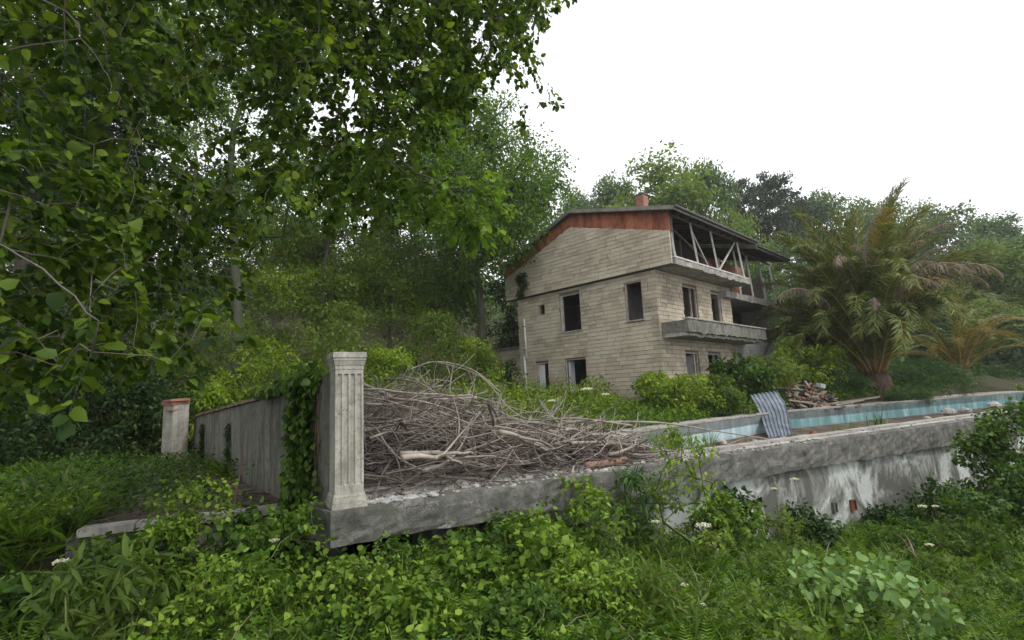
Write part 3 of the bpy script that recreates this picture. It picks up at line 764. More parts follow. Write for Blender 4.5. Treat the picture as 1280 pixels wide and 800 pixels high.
beam('brace', 'white_wood', (1.95,-.8,7.5),(3.7,-.6,6.2),.05); beam('brace', 'white_wood', (6.45,-.78,7.75),(4.1,-.9,6.0),.065); beam('brace', 'white_wood', (9.5,-.1,7.6),(8.1,-.15,5.6),.055)
beam('brace', 'white_wood', (5.2,.6,7.6),(5.1,.6,5.95),.055); beam('brace', 'white_wood', (7.4,.5,7.4),(7.0,.3,5.95),.08); beam('brace', 'fascia', (2.2,.2,7.9),(6.8,.4,6.6),.06)
beam('brace', 'fascia', (4.0,.8,7.9),(3.9,.8,5.9),.07)
# loggia behind the recess
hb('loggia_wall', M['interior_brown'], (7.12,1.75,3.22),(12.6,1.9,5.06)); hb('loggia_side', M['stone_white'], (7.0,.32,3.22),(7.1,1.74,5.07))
# middle balcony with a thick parapet edge
ver_slab(.12,8.1,-1.2,-1.05,2.95,3.45,'concrete','balcony_parapet'); ver_slab(.14,8.05,-1.045,-.05,2.82,3.0,'slab','balcony_slab')
hb('balcony_parapet', M['concrete'], (.12,-1.04,2.98),(.25,-.05,3.44)); 
hb('balcony_rail', M['slab'], (.08,-1.24,3.47),(8.12,-1.02,3.53))
# window and door frames
def win_frame(axis, h, pos, w=.07, mull=None):
    u0,u1,z0,z1 = h; mb = MB()
    def bx(a0,a1,b0,b1):
        if axis=='x': mb.box((pos+.02,a0,b0),(pos+.1,a1,b1))
        else: mb.box((a0,pos+.02,b0),(a1,pos+.1,b1))
    bx(u0,u0+w,z0,z1); bx(u1-w,u1,z0,z1); bx(u0+w,u1-w,z1-w,z1); bx(u0+w,u1-w,z0,z0+w*.6)
    if mull: bx(mull,mull+w*.8,z0+w*.6,z1-w)
    return mb
for h in g_holes:
    win_frame('x', h, .0, .05).build('window_frame' if h[2]>1 else 'door_frame', M['frame'], house)
for h,mu in zip(s_holes,(2.75,4.7,2.95,None)):
    win_frame('y', h, .0, .06, mu).build('window_frame' if h[2]>1 else 'door_frame', M['frame'], house)
for h in (g_holes[3],g_holes[4]): hb('window_sill', M['slab'], (-.1,h[0]-.06,h[2]-.05),(.05,h[1]+.06,h[2]-.004))
hb('door_leaf', M['plastic'], (.12,6.52,.2),(.16,6.9,2.22)); hb('door_leaf', M['plastic'], (.12,4.93,.2),(.5,4.98,2.24))
hb('shutter', M['frame'], (-.0,5.05,3.68),(.1,5.18,5.35))
hb('door_leaf', M['plastic'], (3.0,.12,.25),(3.05,.6,2.2))
# downpipe
mb = MB(); mb.tube([(-.1,7.56,4.62),(-.1,7.5,2.55)], .05, 8); mb.tube([(-.1,7.66,2.7),(-.1,7.6,-.3)], .055, 8); dp = mb.build('downpipe', M['plastic'], house, True)
for z in (4.2,3.0,1.8,.8): hb('pipe_clip', M['rust'], (-.16,7.5,z),(-.02,7.68,z+.03), dp)
# annex
ax_holes = [(9.75,10.25,1.35,2.45)]
AW = wall_panel('annex_wall', 'x', 1.0, 8.3, 11.6, -.4, 3.25, ax_holes)
blocks = []; course(AW, 'x', 1.0, 8.06, 11.6, .1, 3.24, ax_holes, .22); lay(blocks, umesh, M['stone_block'], 5)
hb('annex_roof', M['concrete'], (.9,8.06,3.255),(4.2,11.7,3.4)); hb('annex_side', M['mortar'], (1.31,11.3,-.4),(4.2,11.6,3.25)); hb('annex_back', M['interior'], (4.0,8.06,-.4),(4.2,11.29,3.25))
# creeper hanging on the upper wall
cc = [(-.36,7.6-.25*random.random(),5.7+1.25*random.random()) for _ in range(24)]+[(-.36,7.05+.15*random.random(),6.0+.9*random.random()) for _ in range(9)]
V,T = cloud(cc, .2, 30, .09, T_OVAL, .8, .2); Vw = np.array([tuple(hwm @ Vector(v)) for v in V])
cr = empty('wall_creeper', hwm @ Vector((-.3,7.4,6.2)), label='small dark creeper hanging on the upper gable wall', cat='creeper')
link('leaves', tri_mesh('leaves', Vw-np.array(cr.location), T, M['leaf_dark']), cr, kind='stuff')

# ------------------------------------------------------------------ brushwood heap
def bent(L, n, bend, up=0):
    p = Vector((0,0,0)); d = Vector((1,0,up)).normalized(); pts = [p.copy()]
    for i in range(n):
        d = (d + Vector((0, random.gauss(0,bend), random.gauss(0,bend)))).normalized()
        p = p + d*L/n; pts.append(p.copy())
    return pts
def branch_mesh(L, r, forks, mat, bend=.16, n=9):
    mb = MB(); pts = bent(L, n, bend); c = (pts[0]+pts[-1])/2
    pts = [p-c for p in pts]
    mb.tube(pts, [r*(1-.75*i/n) for i in range(n+1)], 6)
    for k in range(forks):
        i = random.randint(2, n-2); q = bent(L*random.uniform(.25,.55), 6, .2); ang = random.choice((-1,1))*random.uniform(.4,1.0)
        Mr = Matrix.Rotation(ang, 3, random.choice('YZ')); rr = r*(1-.75*i/n)*.7
        mb.tube([pts[i]+Mr@v for v in q], [rr*(1-.12*j) for j in range(7)], 5)
        if rr > .007:
            j = 3; base = pts[i]+Mr@q[j]
            for w in range(2):
                Mw = Matrix.Rotation(random.uniform(-1.3,1.3), 3, random.choice('YZ'))
                mb.tube([base+Mr@(Mw@v) for v in bent(L*.22, 4, .22)], [rr*.55*(1-.18*j_) for j_ in range(5)], 4)
    return mb.mesh('branch', M[mat], True)
def pile_h(s, t):
    a = math.exp(-((s-1.55)/1.5)**2)*1.22 + math.exp(-((s-4.0)/1.5)**2)*.40
    e = min(1, max(0, (t-.12)/1.5))**.7 * min(1, max(0,(4.6-t)/1.2))
    return a*e
HEAP = 'branches tangled in the brushwood heap'
bm_grey = [branch_mesh(random.uniform(1.3,2.6), random.uniform(.016,.04), random.choice((2,3,4)), 'deadwood', .11) for _ in range(14)]
bm_pale = [branch_mesh(random.uniform(1.2,2.4), random.uniform(.012,.026), random.choice((1,2,2)), 'deadwood_pale', .12) for _ in range(6)]
bm_dark = [branch_mesh(random.uniform(1.2,2.2), random.uniform(.012,.024), random.choice((1,2,3)), 'deadwood_dark') for _ in range(6)]
lab = {'g':'bare grey forked branch tangled in the brushwood heap', 'p':'pale stripped branch lying in the brushwood heap', 'd':'dark weathered branch tangled in the brushwood heap'}
cnt = 0
while cnt < 285:
    s_, t_ = random.uniform(-.1,5.2), random.uniform(.3,4.3); h = pile_h(s_,t_)
    if h < .06: continue
    f = random.random()**.7; z = .03+h*f
    kind = random.choices('gpd', (.66,.10,.24))[0]; me = random.choice({'g':bm_grey,'p':bm_pale,'d':bm_dark}[kind])
    yaw = random.gauss(R(25), .7) if random.random()<.75 else random.uniform(0, math.pi)
    tilt = random.gauss(0, .16)
    if s_ > 3.4: tilt *= .4; z *= .8
    d = Vector((math.cos(yaw)*math.cos(tilt), math.sin(yaw)*math.cos(tilt), math.sin(tilt)))
    # keep it on the terrace and clear of the pillar
    ok = True
    for e in (-1.0, 1.0):
        q = st(s_,t_) + d*e; tt = (q.xy-Vector(A0)).dot(Vector(W)); sp = (q.xy-Vector(A0)).dot(Vector(U)); wl_ = (q.x-WALL0[0])*wdv.y-(q.y-WALL0[1])*wdv.x
        if tt < .02 or wl_ < .12 or (sp < .55 and tt < .8) or z+d.z*e < .0: ok = False
        if sp > 6.3: ok = False
    if not ok: continue
    o = link('branch', me, None, loc=st(s_,t_,z), scale=random.uniform(.75,1.1)); o.rotation_euler = (Matrix.Rotation(random.uniform(0,6.28),4,d) @ d.to_track_quat('X','Z').to_matrix().to_4x4()).to_euler()
    zone = 'close beside the fluted pillar' if s_ < .9 and t_ < 2 else 'on the low far end near the rusty log' if s_ > 3.7 else 'low at the front foot of the heap' if t_ < 1.0 else 'high on the crest of the heap' if z > .62 else 'at the back of the heap' if t_ > 3 else 'in the middle of the heap'
    tag(o, {'g':'bare grey forked branch tangled ','p':'pale stripped branch lying ','d':'dark weathered branch tangled '}[kind]+zone, 'branch', HEAP); cnt += 1
# fine twigs between the branches: more than anyone could count
mb = MB(); k = 0
while k < 1000:
    s_, t_ = random.uniform(-.2,5.4), random.uniform(.25,4.4); h = pile_h(s_,t_)
    if h < .03: continue
    z = .01+h*random.random()**.6*1.05; yaw = random.gauss(R(30), .9); L = random.uniform(.35,1.0)
    pts = bent(L, 5, .2); tl = random.gauss(0,.28); Mr = Matrix.Rotation(yaw,3,'Z') @ Matrix.Rotation(-tl,3,'Y'); o = st(s_,t_,z)
    P = [o+Mr@(p-pts[-1]/2) for p in pts]
    if min((p.xy-Vector(A0)).dot(Vector(W)) for p in P) < .03 or min((p.x-WALL0[0])*wdv.y-(p.y-WALL0[1])*wdv.x for p in P)<.1: continue
    if min((p.xy-Vector(A0)).length for p in P) < .62: continue
    P = [Vector((p.x,p.y,max(p.z,.012))) for p in P]; r = random.uniform(.003,.008)
    mb.tube(P, [r*(1-.13*j) for j in range(6)], 4, False); k += 1
for k in range(260):                       # springy twigs standing up out of the crest
    s_, t_ = random.gauss(1.25,.75), random.uniform(1.6,3.8); h = pile_h(s_,t_); o = st(max(.2,s_),t_,h*.85)
    pts = bent(random.uniform(.3,.75), 6, .3); Mr = Matrix.Rotation(random.uniform(0,6.28),3,'Z') @ Matrix.Rotation(-random.uniform(.35,1.25),3,'Y')
    mb.tube([o+Mr@p for p in pts], [.005*(1-.12*j) for j in range(7)], 3, False)
tw = mb.build('twigs', M['deadwood_dark'], None, label='mass of fine dry twigs filling the brushwood heap', cat='twigs', kind='stuff')
mb = MB()
for k in range(620):
    s_, t_ = random.uniform(-.1,5.2), random.uniform(.4,4.3); h = pile_h(s_,t_)*.6
    if h < .05 or ((s_ < .6) and t_<.9): continue
    pts = bent(random.uniform(.6,1.3), 4, .22); Mr = Matrix.Rotation(random.uniform(0,3.14),3,'Z'); o = st(s_,t_,.02+h*random.random())
    P = [o+Mr@(p-pts[-1]/2) for p in pts]
    if min((p.x-WALL0[0])*wdv.y-(p.y-WALL0[1])*wdv.x for p in P)<.1 or min((p.xy-Vector(A0)).dot(Vector(W)) for p in P)<.1: continue
    mb.tube([Vector((p.x,p.y,max(.02,p.z))) for p in P], .011, 4, False)
mb.build('twigs', M['deadwood_dark'], None, label='dark rotting sticks packed in the core of the brushwood heap', cat='twigs', kind='stuff')
def special(pts, r0, r1, mat, label, cat='branch', n=7, name='branch', **k):
    mb = MB(); P = [Vector(p) for p in pts]; Q = []
    for i in range(len(P)-1):                      # Catmull-Rom
        a,b,c,d = P[max(i-1,0)],P[i],P[i+1],P[min(i+2,len(P)-1)]
        for j in range(5): t=j/5; Q.append(.5*((2*b)+(c-a)*t+(2*a-5*b+4*c-d)*t*t+(3*b-a-3*c+d)*t**3))
    Q.append(P[-1]); o = Q[0].copy(); m = len(Q)
    mb.tube([q-o for q in Q], [r0+(r1-r0)*i/(m-1) for i in range(m)], n)
    return mb.build(name, M[mat], None, True, loc=o, label=label, cat=cat, **k)
special([at(545,452,9.2),at(600,470,9.0),at(636,510,8.8),at(665,525,8.6),at(720,523,8.5),at(790,532,8.6)], .008,.02,'deadwood','long pale branch arching from the crest of the heap down to its flank')
special([at(512,462,9.0),at(545,452,9.2),at(590,462,9.1),at(625,490,8.9)], .008,.014,'deadwood','thin curved branch arching over the crest of the heap')
special([at(740,528,8.9),at(820,528,9.2),at(890,538,9.8),at(975,551,10.6)], .022,.009,'deadwood','long thin pole reaching from the heap towards the corrugated sheet')
special([st(3.55,.42,.055),st(3.95,.44,.05),st(4.35,.5,.05)], .05,.055,'rust_log','short thick rust brown log on the terrace edge before the heap', 'log', 10, name='log')
special([at(505,584,7.2),at(550,586,7.1),at(600,570,7.3),at(640,562,7.6)], .017,.008,'deadwood_pale','pale bent branch across the low front of the heap')
special([at(470,535,6.9),at(495,570,6.8),at(540,592,6.8),at(570,596,7.0)], .016,.01,'deadwood','grey branch sloping down beside the fluted pillar')
special([at(750,520,9.2),at(756,560,9.0)], .012,.01,'deadwood','thin stick standing upright in the low end of the heap')
special([at(740,528,9.6),at(790,488,9.8),at(826,440,10.0)][:2], .01,.006,'deadwood_dark','dark stick poking up from the back of the heap')
special([at(908,556,9.7),at(905,528,9.75),at(925,520,9.9)][:1]+[at(700,545,8.2),at(740,512,8.4)][:0]+[at(930,548,10.3)], .008,.008,'deadwood','short stick lying by the pool edge')
special([at(292,637,6.55),at(296,612,6.55),at(302,580,6.6),at(305,530,6.6)], .017,.006,'stem_brown','slender bare reddish sapling stem rising before the garden wall', 'sapling', name='sapling')

# small stones, chips and debris
def rock_mesh(name, mat, seed, flat=.6):
    rg = np.random.default_rng(seed); mb = MB(); n = 7; rings = [(-.9,.55),(-.3,1),(.35,.95),(.85,.5)]
    vs = [(0,0,-.95*flat)]
    for z,r in rings:
        for k in range(n): a = 2*math.pi*k/n; q = r*(.75+.5*rg.random()); vs.append((math.cos(a)*q, math.sin(a)*q*.8, z*flat*(.8+.4*rg.random())))
    vs.append((0,0,flat))
    fs = [(0,1+(k+1)%n,1+k) for k in range(n)]
    for i in range(3): fs += [(1+i*n+k,1+i*n+(k+1)%n,1+(i+1)*n+(k+1)%n,1+(i+1)*n+k) for k in range(n)]
    fs += [(1+3*n+k,1+3*n+(k+1)%n,1+4*n) for k in range(n)]
    return mb.add(vs,fs).mesh(name, M[mat])
rocks = [rock_mesh('stone','rock',i) for i in range(5)]
deb = rock_mesh('stone','red_brick',20)
for px,py,r,lb in ((1186,517,.2,'largest pale stone on the terrace edge before the teal pool wall'),(1207,515,.17,'second pale stone beside the largest one on the terrace edge'),(1243,508,.2,'flat pale stone at the far end of the row on the edge'),(902,554,.11,'dark round stone by the pale blue pool wall'),(1159,524,.11,'small pale stone before the pair of larger stones'),(944,552,.07,'small stone beside the foot of the corrugated sheet'),(735,588,.06,'light stone on the terrace edge before the heap'),(640,607,.045,'small chip of stone near the front edge below the heap'),(1268,505,.15,'grey rubble stone at the far end of the terrace edge')):
    Y = 7.5
    d = CM @ Vector((px-640,400-py,-FPX)); tt = (.03-CAM_H)/d.z; p = Vector((0,0,CAM_H))+d*tt
    link('stone', random.choice(rocks), None, loc=(p.x,p.y,r*.38), rot=(0,0,random.uniform(0,6)), scale=r, label=lb, cat='stone')
def scatter_bits(n, fn, mats, smin, smax, label, name='debris', flat=.45):
    for mt in mats:
        mb = MB()
        for i in range(n//len(mats)):
            x,y,z = fn(); s = random.uniform(smin,smax)*(1 if random.random()<.85 else 1.8); Mx = Matrix.Translation((x,y,z+s*flat*.4)) @ Euler((random.uniform(-.3,.3),random.uniform(-.3,.3),random.uniform(0,6))).to_matrix().to_4x4() @ Matrix.Diagonal((s,s*random.uniform(.4,1),s*flat,1))
            v = [(-.5,-.4,-.5),(.5,-.5,-.5),(.4,.5,-.5),(-.5,.4,-.5),(-.35,-.3,.4),(.4,-.35,.5),(.3,.4,.35),(-.4,.3,.5)]
            mb.add([Mx@Vector(q) for q in v], [(0,3,2,1),(4,5,6,7),(0,1,5,4),(1,2,6,5),(2,3,7,6),(3,0,4,7)])
        mb.build(name, M[mt], None, label=label, cat='debris', kind='stuff')
def f_front():
    s = random.uniform(.5,9) if random.random()<.6 else random.uniform(.5,24); t = abs(random.gauss(.12,.28))+.03; p = st(s,t,.0); return (p.x,p.y,0.002)
scatter_bits(700, f_front, ('rock','deadwood_dark','stone_white'), .012, .05, 'chips of stone and plaster strewn along the terrace edge')
def f_floor():
    a, b = random.random(), random.random(); p = st(5.9+a*14, 1.1+b*3.5); return (p.x,p.y,-.64)
scatter_bits(500, f_floor, ('red_brick','deadwood_dark','rock'), .05, .22, 'reddish rubble spread over the pool floor')
def f_deck():
    p = st(random.uniform(.2,6.5), random.uniform(.2,5)); return (p.x,p.y,.002)
scatter_bits(900, f_deck, ('deadwood_dark','rock'), .01, .04, 'grit and bark scraps over the terrace floor')
# flaked white plaster at the foot of the pillar
mb = MB()
for k in range(46):
    s = .45+.75*random.random()**1.3; t = .07+.14*random.random(); w = random.uniform(.05,.14); Mx = Matrix.Translation(st(s,t,.012+.012*random.random())) @ Euler((random.gauss(0,.1),random.gauss(0,.1),random.uniform(0,6))).to_matrix().to_4x4()
    mb.box((-w/2,-w*.35,-.008),(w/2,w*.35,.008),Mx)
mb.build('plaster_flakes', M['stone_white'], None, label='crumbled white plaster flakes on the lip beside the pillar foot', cat='plaster flakes', kind='stuff')

# ------------------------------------------------------------------ corrugated sheet hanging over the pool rim
def sheet():
    L0 = [at(938,494,20.3), at(946,508,19.9), at(951,519,19.25), at(955,531,18.2), at(962,549,16.9)]
    R0 = [at(972,489,20.9), at(981,504,20.3), at(985,515,19.7), at(987,527,18.7), at(991,544,17.4)]
    def sm(P, f):
        x = f*(len(P)-1); i = min(int(x), len(P)-2); t = x-i; return P[i].lerp(P[i+1], t)
    nu, nv = 56, 16; o = sm(L0,.5); V = []
    for j in range(nv+1):
        l, r = sm(L0,j/nv), sm(R0,j/nv)
        for i in range(nu+1):
            n = Vector((-.6,-.5,.6)).normalized(); V.append(l.lerp(r,i/nu) - o + n*(.035*math.cos(i/nu*7*2*math.pi)+.03*math.sin(j*.5+i*.03)))
    m = nu+1; T = [(j*m+i,j*m+i+1,(j+1)*m+i+1,(j+1)*m+i) for j in range(nv) for i in range(nu)]
    me = tri_mesh('corrugated_sheet', V, T, M['metal_sheet'], True)
    ob = link('corrugated_sheet', me, None, loc=o, label='bent blue-grey corrugated metal sheet slung over the pool corner', cat='metal sheet')
    sm_ = ob.modifiers.new('thickness','SOLIDIFY'); sm_.thickness = .006
sheet()

# planks and rubble heap behind the pool
def plank(px0,py0,Y0,px1,py1,Y1,w,h,mat,label,cat='plank',name='plank'):
    p, q = at(px0,py0,Y0), at(px1,py1,Y1); d = q-p; mb = MB(); mb.box((0,-w/2,-h/2),(d.length,w/2,h/2)); return mb.build(name, M[mat], None, loc=p, rot=d.to_track_quat('X','Z').to_euler(), label=label, cat=cat)
plank(1012,512,21.6,1077,500,23.6,.2,.06,'plank','long grey plank lying along the pool rim below the palm')
plank(1030,506,22.3,1098,496,24.8,.14,.06,'plank','thin grey plank lying behind the longer one at the rim')
plank(955,484,22.2,1003,486,23.2,.16,.05,'plank','brown plank on top of the rubble heap')
plank(985,500,21.8,1020,505,21.9,.12,.06,'plank','short plank leaning at the front of the rubble heap')
plank(1012,447,25.5,1055,470,25.0,.07,.05,'deadwood_dark','dark slender pole leaning across the rubble heap','pole','pole')
hc = at(1003,490,23.2)
for mt,nn in (('red_brick',70),('plank',110),('deadwood_dark',130),('rock',50)):
    mb = MB()
    for i in range(nn):
        a = random.gauss(0,1.1); b = random.gauss(0,.8); h = .95*math.exp(-(a/1.4)**2-(b/1.0)**2)
        x, y = hc.x+a*.72+b*.4, hc.y+a*.5-b*.6
        Mx = Matrix.Translation((x,y,gz(x,y)+h*random.random())) @ Euler((random.gauss(0,.4),random.gauss(0,.4),random.uniform(0,6))).to_matrix().to_4x4()
        L = random.uniform(.12,.3) if mt in('red_brick','rock') else random.uniform(.3,1.0)
        mb.box((-L/2,-.06,-.03),(L/2,.06,.03 if mt!='red_brick' else .06), Mx)
    mb.build('rubble', M[mt], None, label={'red_brick':'broken red bricks mixed through the rubble heap','plank':'splintered grey boards mixed through the rubble heap','deadwood_dark':'dark rotten sticks mixed through the rubble heap','rock':'pale lumps of mortar mixed through the rubble heap'}[mt], cat='rubble', kind='stuff')
for px,py,mt,lb in ((989,480,'terracotta','pink broken brick on the crest of the rubble heap'),(1026,482,'stone_white','pale block on the far side of the rubble heap')):
    p = at(px,py,22.7); mb = MB(); mb.box((-.2,-.1,-.09),(.2,.1,.09)); mb.build('brick', M[mt], None, loc=p, rot=(.2,.15,.6), label=lb, cat='brick')

# ------------------------------------------------------------------ vegetation builders
def grow(nodes0, targets, seg=.35, sag=.0):
    "attach each target to the nearest node already there; returns list of (path, childcount)"
    P = [np.array(p,float) for p in nodes0]; par = [-1]*len(P); arr = np.array(P)
    targets = sorted(targets, key=lambda t: np.min(np.linalg.norm(arr-np.array(t),axis=1))); ends = []
    buf = np.zeros((len(P)+len(targets)*40,3)); buf[:len(P)] = arr; n = len(P); parent = list(range(-1,len(P)-1)); parent[0] = -1
    for t in targets:
        t = np.array(t,float); d = np.linalg.norm(buf[:n]-t,axis=1); i = int(np.argmin(d)); L = d[i]; k = min(24,max(1,int(L/seg)))
        a = buf[i].copy(); prev = i
        for j in range(1,k+1):
            f = j/k; p = a+(t-a)*f + (RNG.normal(size=3)*.06*L*math.sin(math.pi*f) if j<k else 0); p[2] += sag*L*math.sin(math.pi*f)
            buf[n] = p; parent.append(prev); prev = n; n += 1
        ends.append(prev)
    return buf[:n], parent, ends
def skeleton_mesh(buf, parent, ends, n0, r_tip, mat, name, fixed=None, sides=5, rmax=1, expo=2.4):
    n = len(buf); acc = np.zeros(n); 
    for e in ends: acc[e] += 1
    for i in range(n-1,-1,-1):
        if acc[i]==0: acc[i] = .6
        if parent[i] >= 0: acc[parent[i]] += acc[i]
    rad = np.minimum(r_tip*acc**(1/expo), rmax)
    if fixed is not None:
        for i,r in enumerate(fixed): rad[i] = max(rad[i]*.0, r)
    mb = MB(); kids = {}
    for i,p in enumerate(parent):
        if p>=0: kids.setdefault(p,[]).append(i)
    done = set(); starts = [(None,0)]
    stack = [(-1,0)]
    while stack:
        pr, i = stack.pop(); path = ([pr] if pr>=0 else [])+[i]
        while i in kids:
            ks = sorted(kids[i], key=lambda k: -rad[k]); 
            for k in ks[1:]: stack.append((i,k))
            i = ks[0]; path.append(i)
        rr = [rad[j] for j in path]
        if pr>=0: rr[0] = min(rr[0], rr[1]*1.15)
        mb.tube([buf[j] for j in path], rr, sides if rr[0] > .02 else 4, False)
    return mb.mesh(name, mat, True)

def tree_meshes(H, W_, cb, nc, per, ls, leafm, barkm, tpl=T_TINY, lobes=7, clr=None, lean=(0,0), seed=0, trunk_r=None, flat=.8, top_bias=0, droop=.4):
    "tree of height H, crown width W_, crown base height cb. Returns trunk mesh, crown mesh (origin at the foot)"
    global RNG; RNG = np.random.default_rng(seed); random.seed(seed)
    tr = trunk_r or H*.016; hc_ = (H-cb)
    lc = []
    for i in range(lobes):
        a = 2*math.pi*(i/lobes+.13*random.random()); f = random.uniform(.15,.85); r = W_/2*(.52*math.sin(math.pi*(.2+.75*f))); lc.append((lean[0]*f+math.cos(a)*r, lean[1]*f+math.sin(a)*r, cb+hc_*f, W_*.26*random.uniform(.75,1.25)))
    lc.append((lean[0],lean[1],H-W_*.2,W_*.24)); lc.append((lean[0]*.6,lean[1]*.6,cb+hc_*.5,W_*.33))
    C_ = []
    for i in range(nc):
        l = lc[i%len(lc)]; d = RNG.normal(size=3); d /= np.linalg.norm(d); q = RNG.random()**.4
        p = np.array(l[:3])+d*q*l[3]*np.array([1,1,.85]); p[2] = min(max(p[2],cb*.8), H); C_.append(p)
    n0 = 9; nd = [(lean[0]*(i/n0)**1.5+.015*H*math.sin(i*1.1+seed)*(i>0), lean[1]*(i/n0)**1.5+.012*H*math.cos(i*1.7+seed)*(i>0), -.5+(H*.86+.5)*i/n0) for i in range(n0+1)]
    buf, par, ends = grow(nd, C_[::2], seg=max(.5,H*.06), sag=.04)
    tm = skeleton_mesh(buf, par, ends, n0+1, tr*.1, barkm, 'trunk', [tr*(1.25 if i==0 else 1)*(1-.085*i) for i in range(n0+1)], 7, tr*.45)
    cr_ = clr or W_*.085
    V,T = cloud(C_, cr_*(.7+.6*RNG.random(nc)), per, ls, tpl, droop, .9, flat=flat)
    return tm, tri_mesh('crown', V, T, leafm)
def put_tree(name, meshes, loc, rz=0, scale=1, **k):
    e = empty(name, loc, rz, **k); e.scale = scale if hasattr(scale,'__len__') else (scale,)*3
    link('trunk', meshes[0], e); link('crown', meshes[1], e); return e
def base_at(px, Y):
    x = at(px, 480, Y).x; return Vector((x, Y, gz(x, Y)))
def top_of(px, py, Y): return at(px, py, Y).z

# ------------------------------------------------------------------ forest behind
def single(px, Y, ytop, wpx, cbf, label, leafm='leaf_forest', barkm='bark', nc=150, per=85, ls=.2, seed=1, name='tree', group=None, **k):
    b = base_at(px, Y); H = top_of(px, ytop, Y)-b.z; W_ = wpx/650*Y
    return put_tree(name, tree_meshes(H, W_, H*cbf, nc, per, ls, M[leafm], M[barkm], seed=seed, **k), b, label=label, cat='tree', group=group)
single(598, 27, 108, 250, .2, 'tall leafy tree with grey leaning trunk standing left of the house gable', 'leaf_mid', 'bark_ivy', 640, 105, .18, 11, lean=(.3,0), trunk_r=.26, lobes=11)
single(288, 17, -90, 330, .36, 'tall pale-barked tree with ivy rising behind the far end of the garden wall', 'leaf_mid', 'bark_ivy', 300, 85, .13, 12, trunk_r=.2, clr=.75)
single(405, 25, 175, 200, .22, 'dense green tree just behind and right of the tall pale-barked one', 'leaf_forest', 'bark', 190, 110, .17, 13)
single(490, 31, 215, 170, .2, 'smaller green tree in the gap left of the grey leaning trunk', 'leaf_hill_light', 'bark', 170, 90, .2, 14)
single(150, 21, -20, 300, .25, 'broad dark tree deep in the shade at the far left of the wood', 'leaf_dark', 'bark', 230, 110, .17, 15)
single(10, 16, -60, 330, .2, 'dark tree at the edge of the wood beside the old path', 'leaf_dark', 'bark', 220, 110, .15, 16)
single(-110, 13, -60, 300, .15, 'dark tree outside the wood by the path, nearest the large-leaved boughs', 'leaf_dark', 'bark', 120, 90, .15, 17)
single(225, 30, 120, 200, .1, 'tree showing between the dark tree and the pale-barked trunk', 'leaf_forest', 'bark', 170, 90, .2, 18)
single(340, 36, 235, 200, .1, 'low tree far behind the pale-barked trunk', 'leaf_hill_light', 'bark', 150, 90, .22, 19)
single(560, 42, 255, 150, .1, 'tree far up the slope behind the grey leaning trunk', 'leaf_hill', 'bark', 150, 90, .25, 20)
single(655, 36, 330, 120, .1, 'bushy tree hidden behind the left end of the house', 'leaf_dark', 'bark', 150, 90, .2, 22)

# hill trees: a few crowns shared by many individuals
protos = []
for i,(lm,H,Wd,nc,per,ls) in enumerate((('leaf_hill',14,9.5,150,70,.34),('leaf_hill_light',12,9,140,70,.32),('leaf_hill',11,11,150,70,.34),('leaf_hill_light',15,8.5,150,70,.32))):
    protos.append((H, Wd, tree_meshes(H, Wd, H*.14, nc, per, ls, M[lm], M['bark'], seed=40+i, clr=1.05, lobes=8)))
def pine_mesh(H, seed):
    rg = np.random.default_rng(seed); mb = MB(); mb.tube([(0,0,-.5),(.25,0,H*.5),(.1,.15,H)],[.28,.18,.03],7); Cn = []; Rn = []
    for k in range(64):
        z = H*(.34+.65*rg.random()**.8); a = rg.random()*6.28; L = H*.24*(.35+.65*math.sin(math.pi*min(1,(z/H-.2)*1.1)))*(.3+.8*rg.random()); e = Vector((math.cos(a)*L,math.sin(a)*L,z+L*.2)); mb.tube([(0.1,0,z-.3*L),e],[.05,.02],4)
        for f in (.55,.8,1): Cn.append(tuple(Vector((0,0,z)).lerp(e,f)+Vector(rg.normal(size=3)*.25))); Rn.append(.35+.5*rg.random())
    V,T = cloud(Cn, np.array(Rn), 42, .3, T_TINY, -.3, .6, flat=.5)
    return mb.mesh('trunk', M['bark'], True), tri_mesh('crown', V, T, M['needle'])
RNG = np.random.default_rng(77); random.seed(77)
pines = [(15,6.4,pine_mesh(15,1)),(13,5.8,pine_mesh(13,2))]
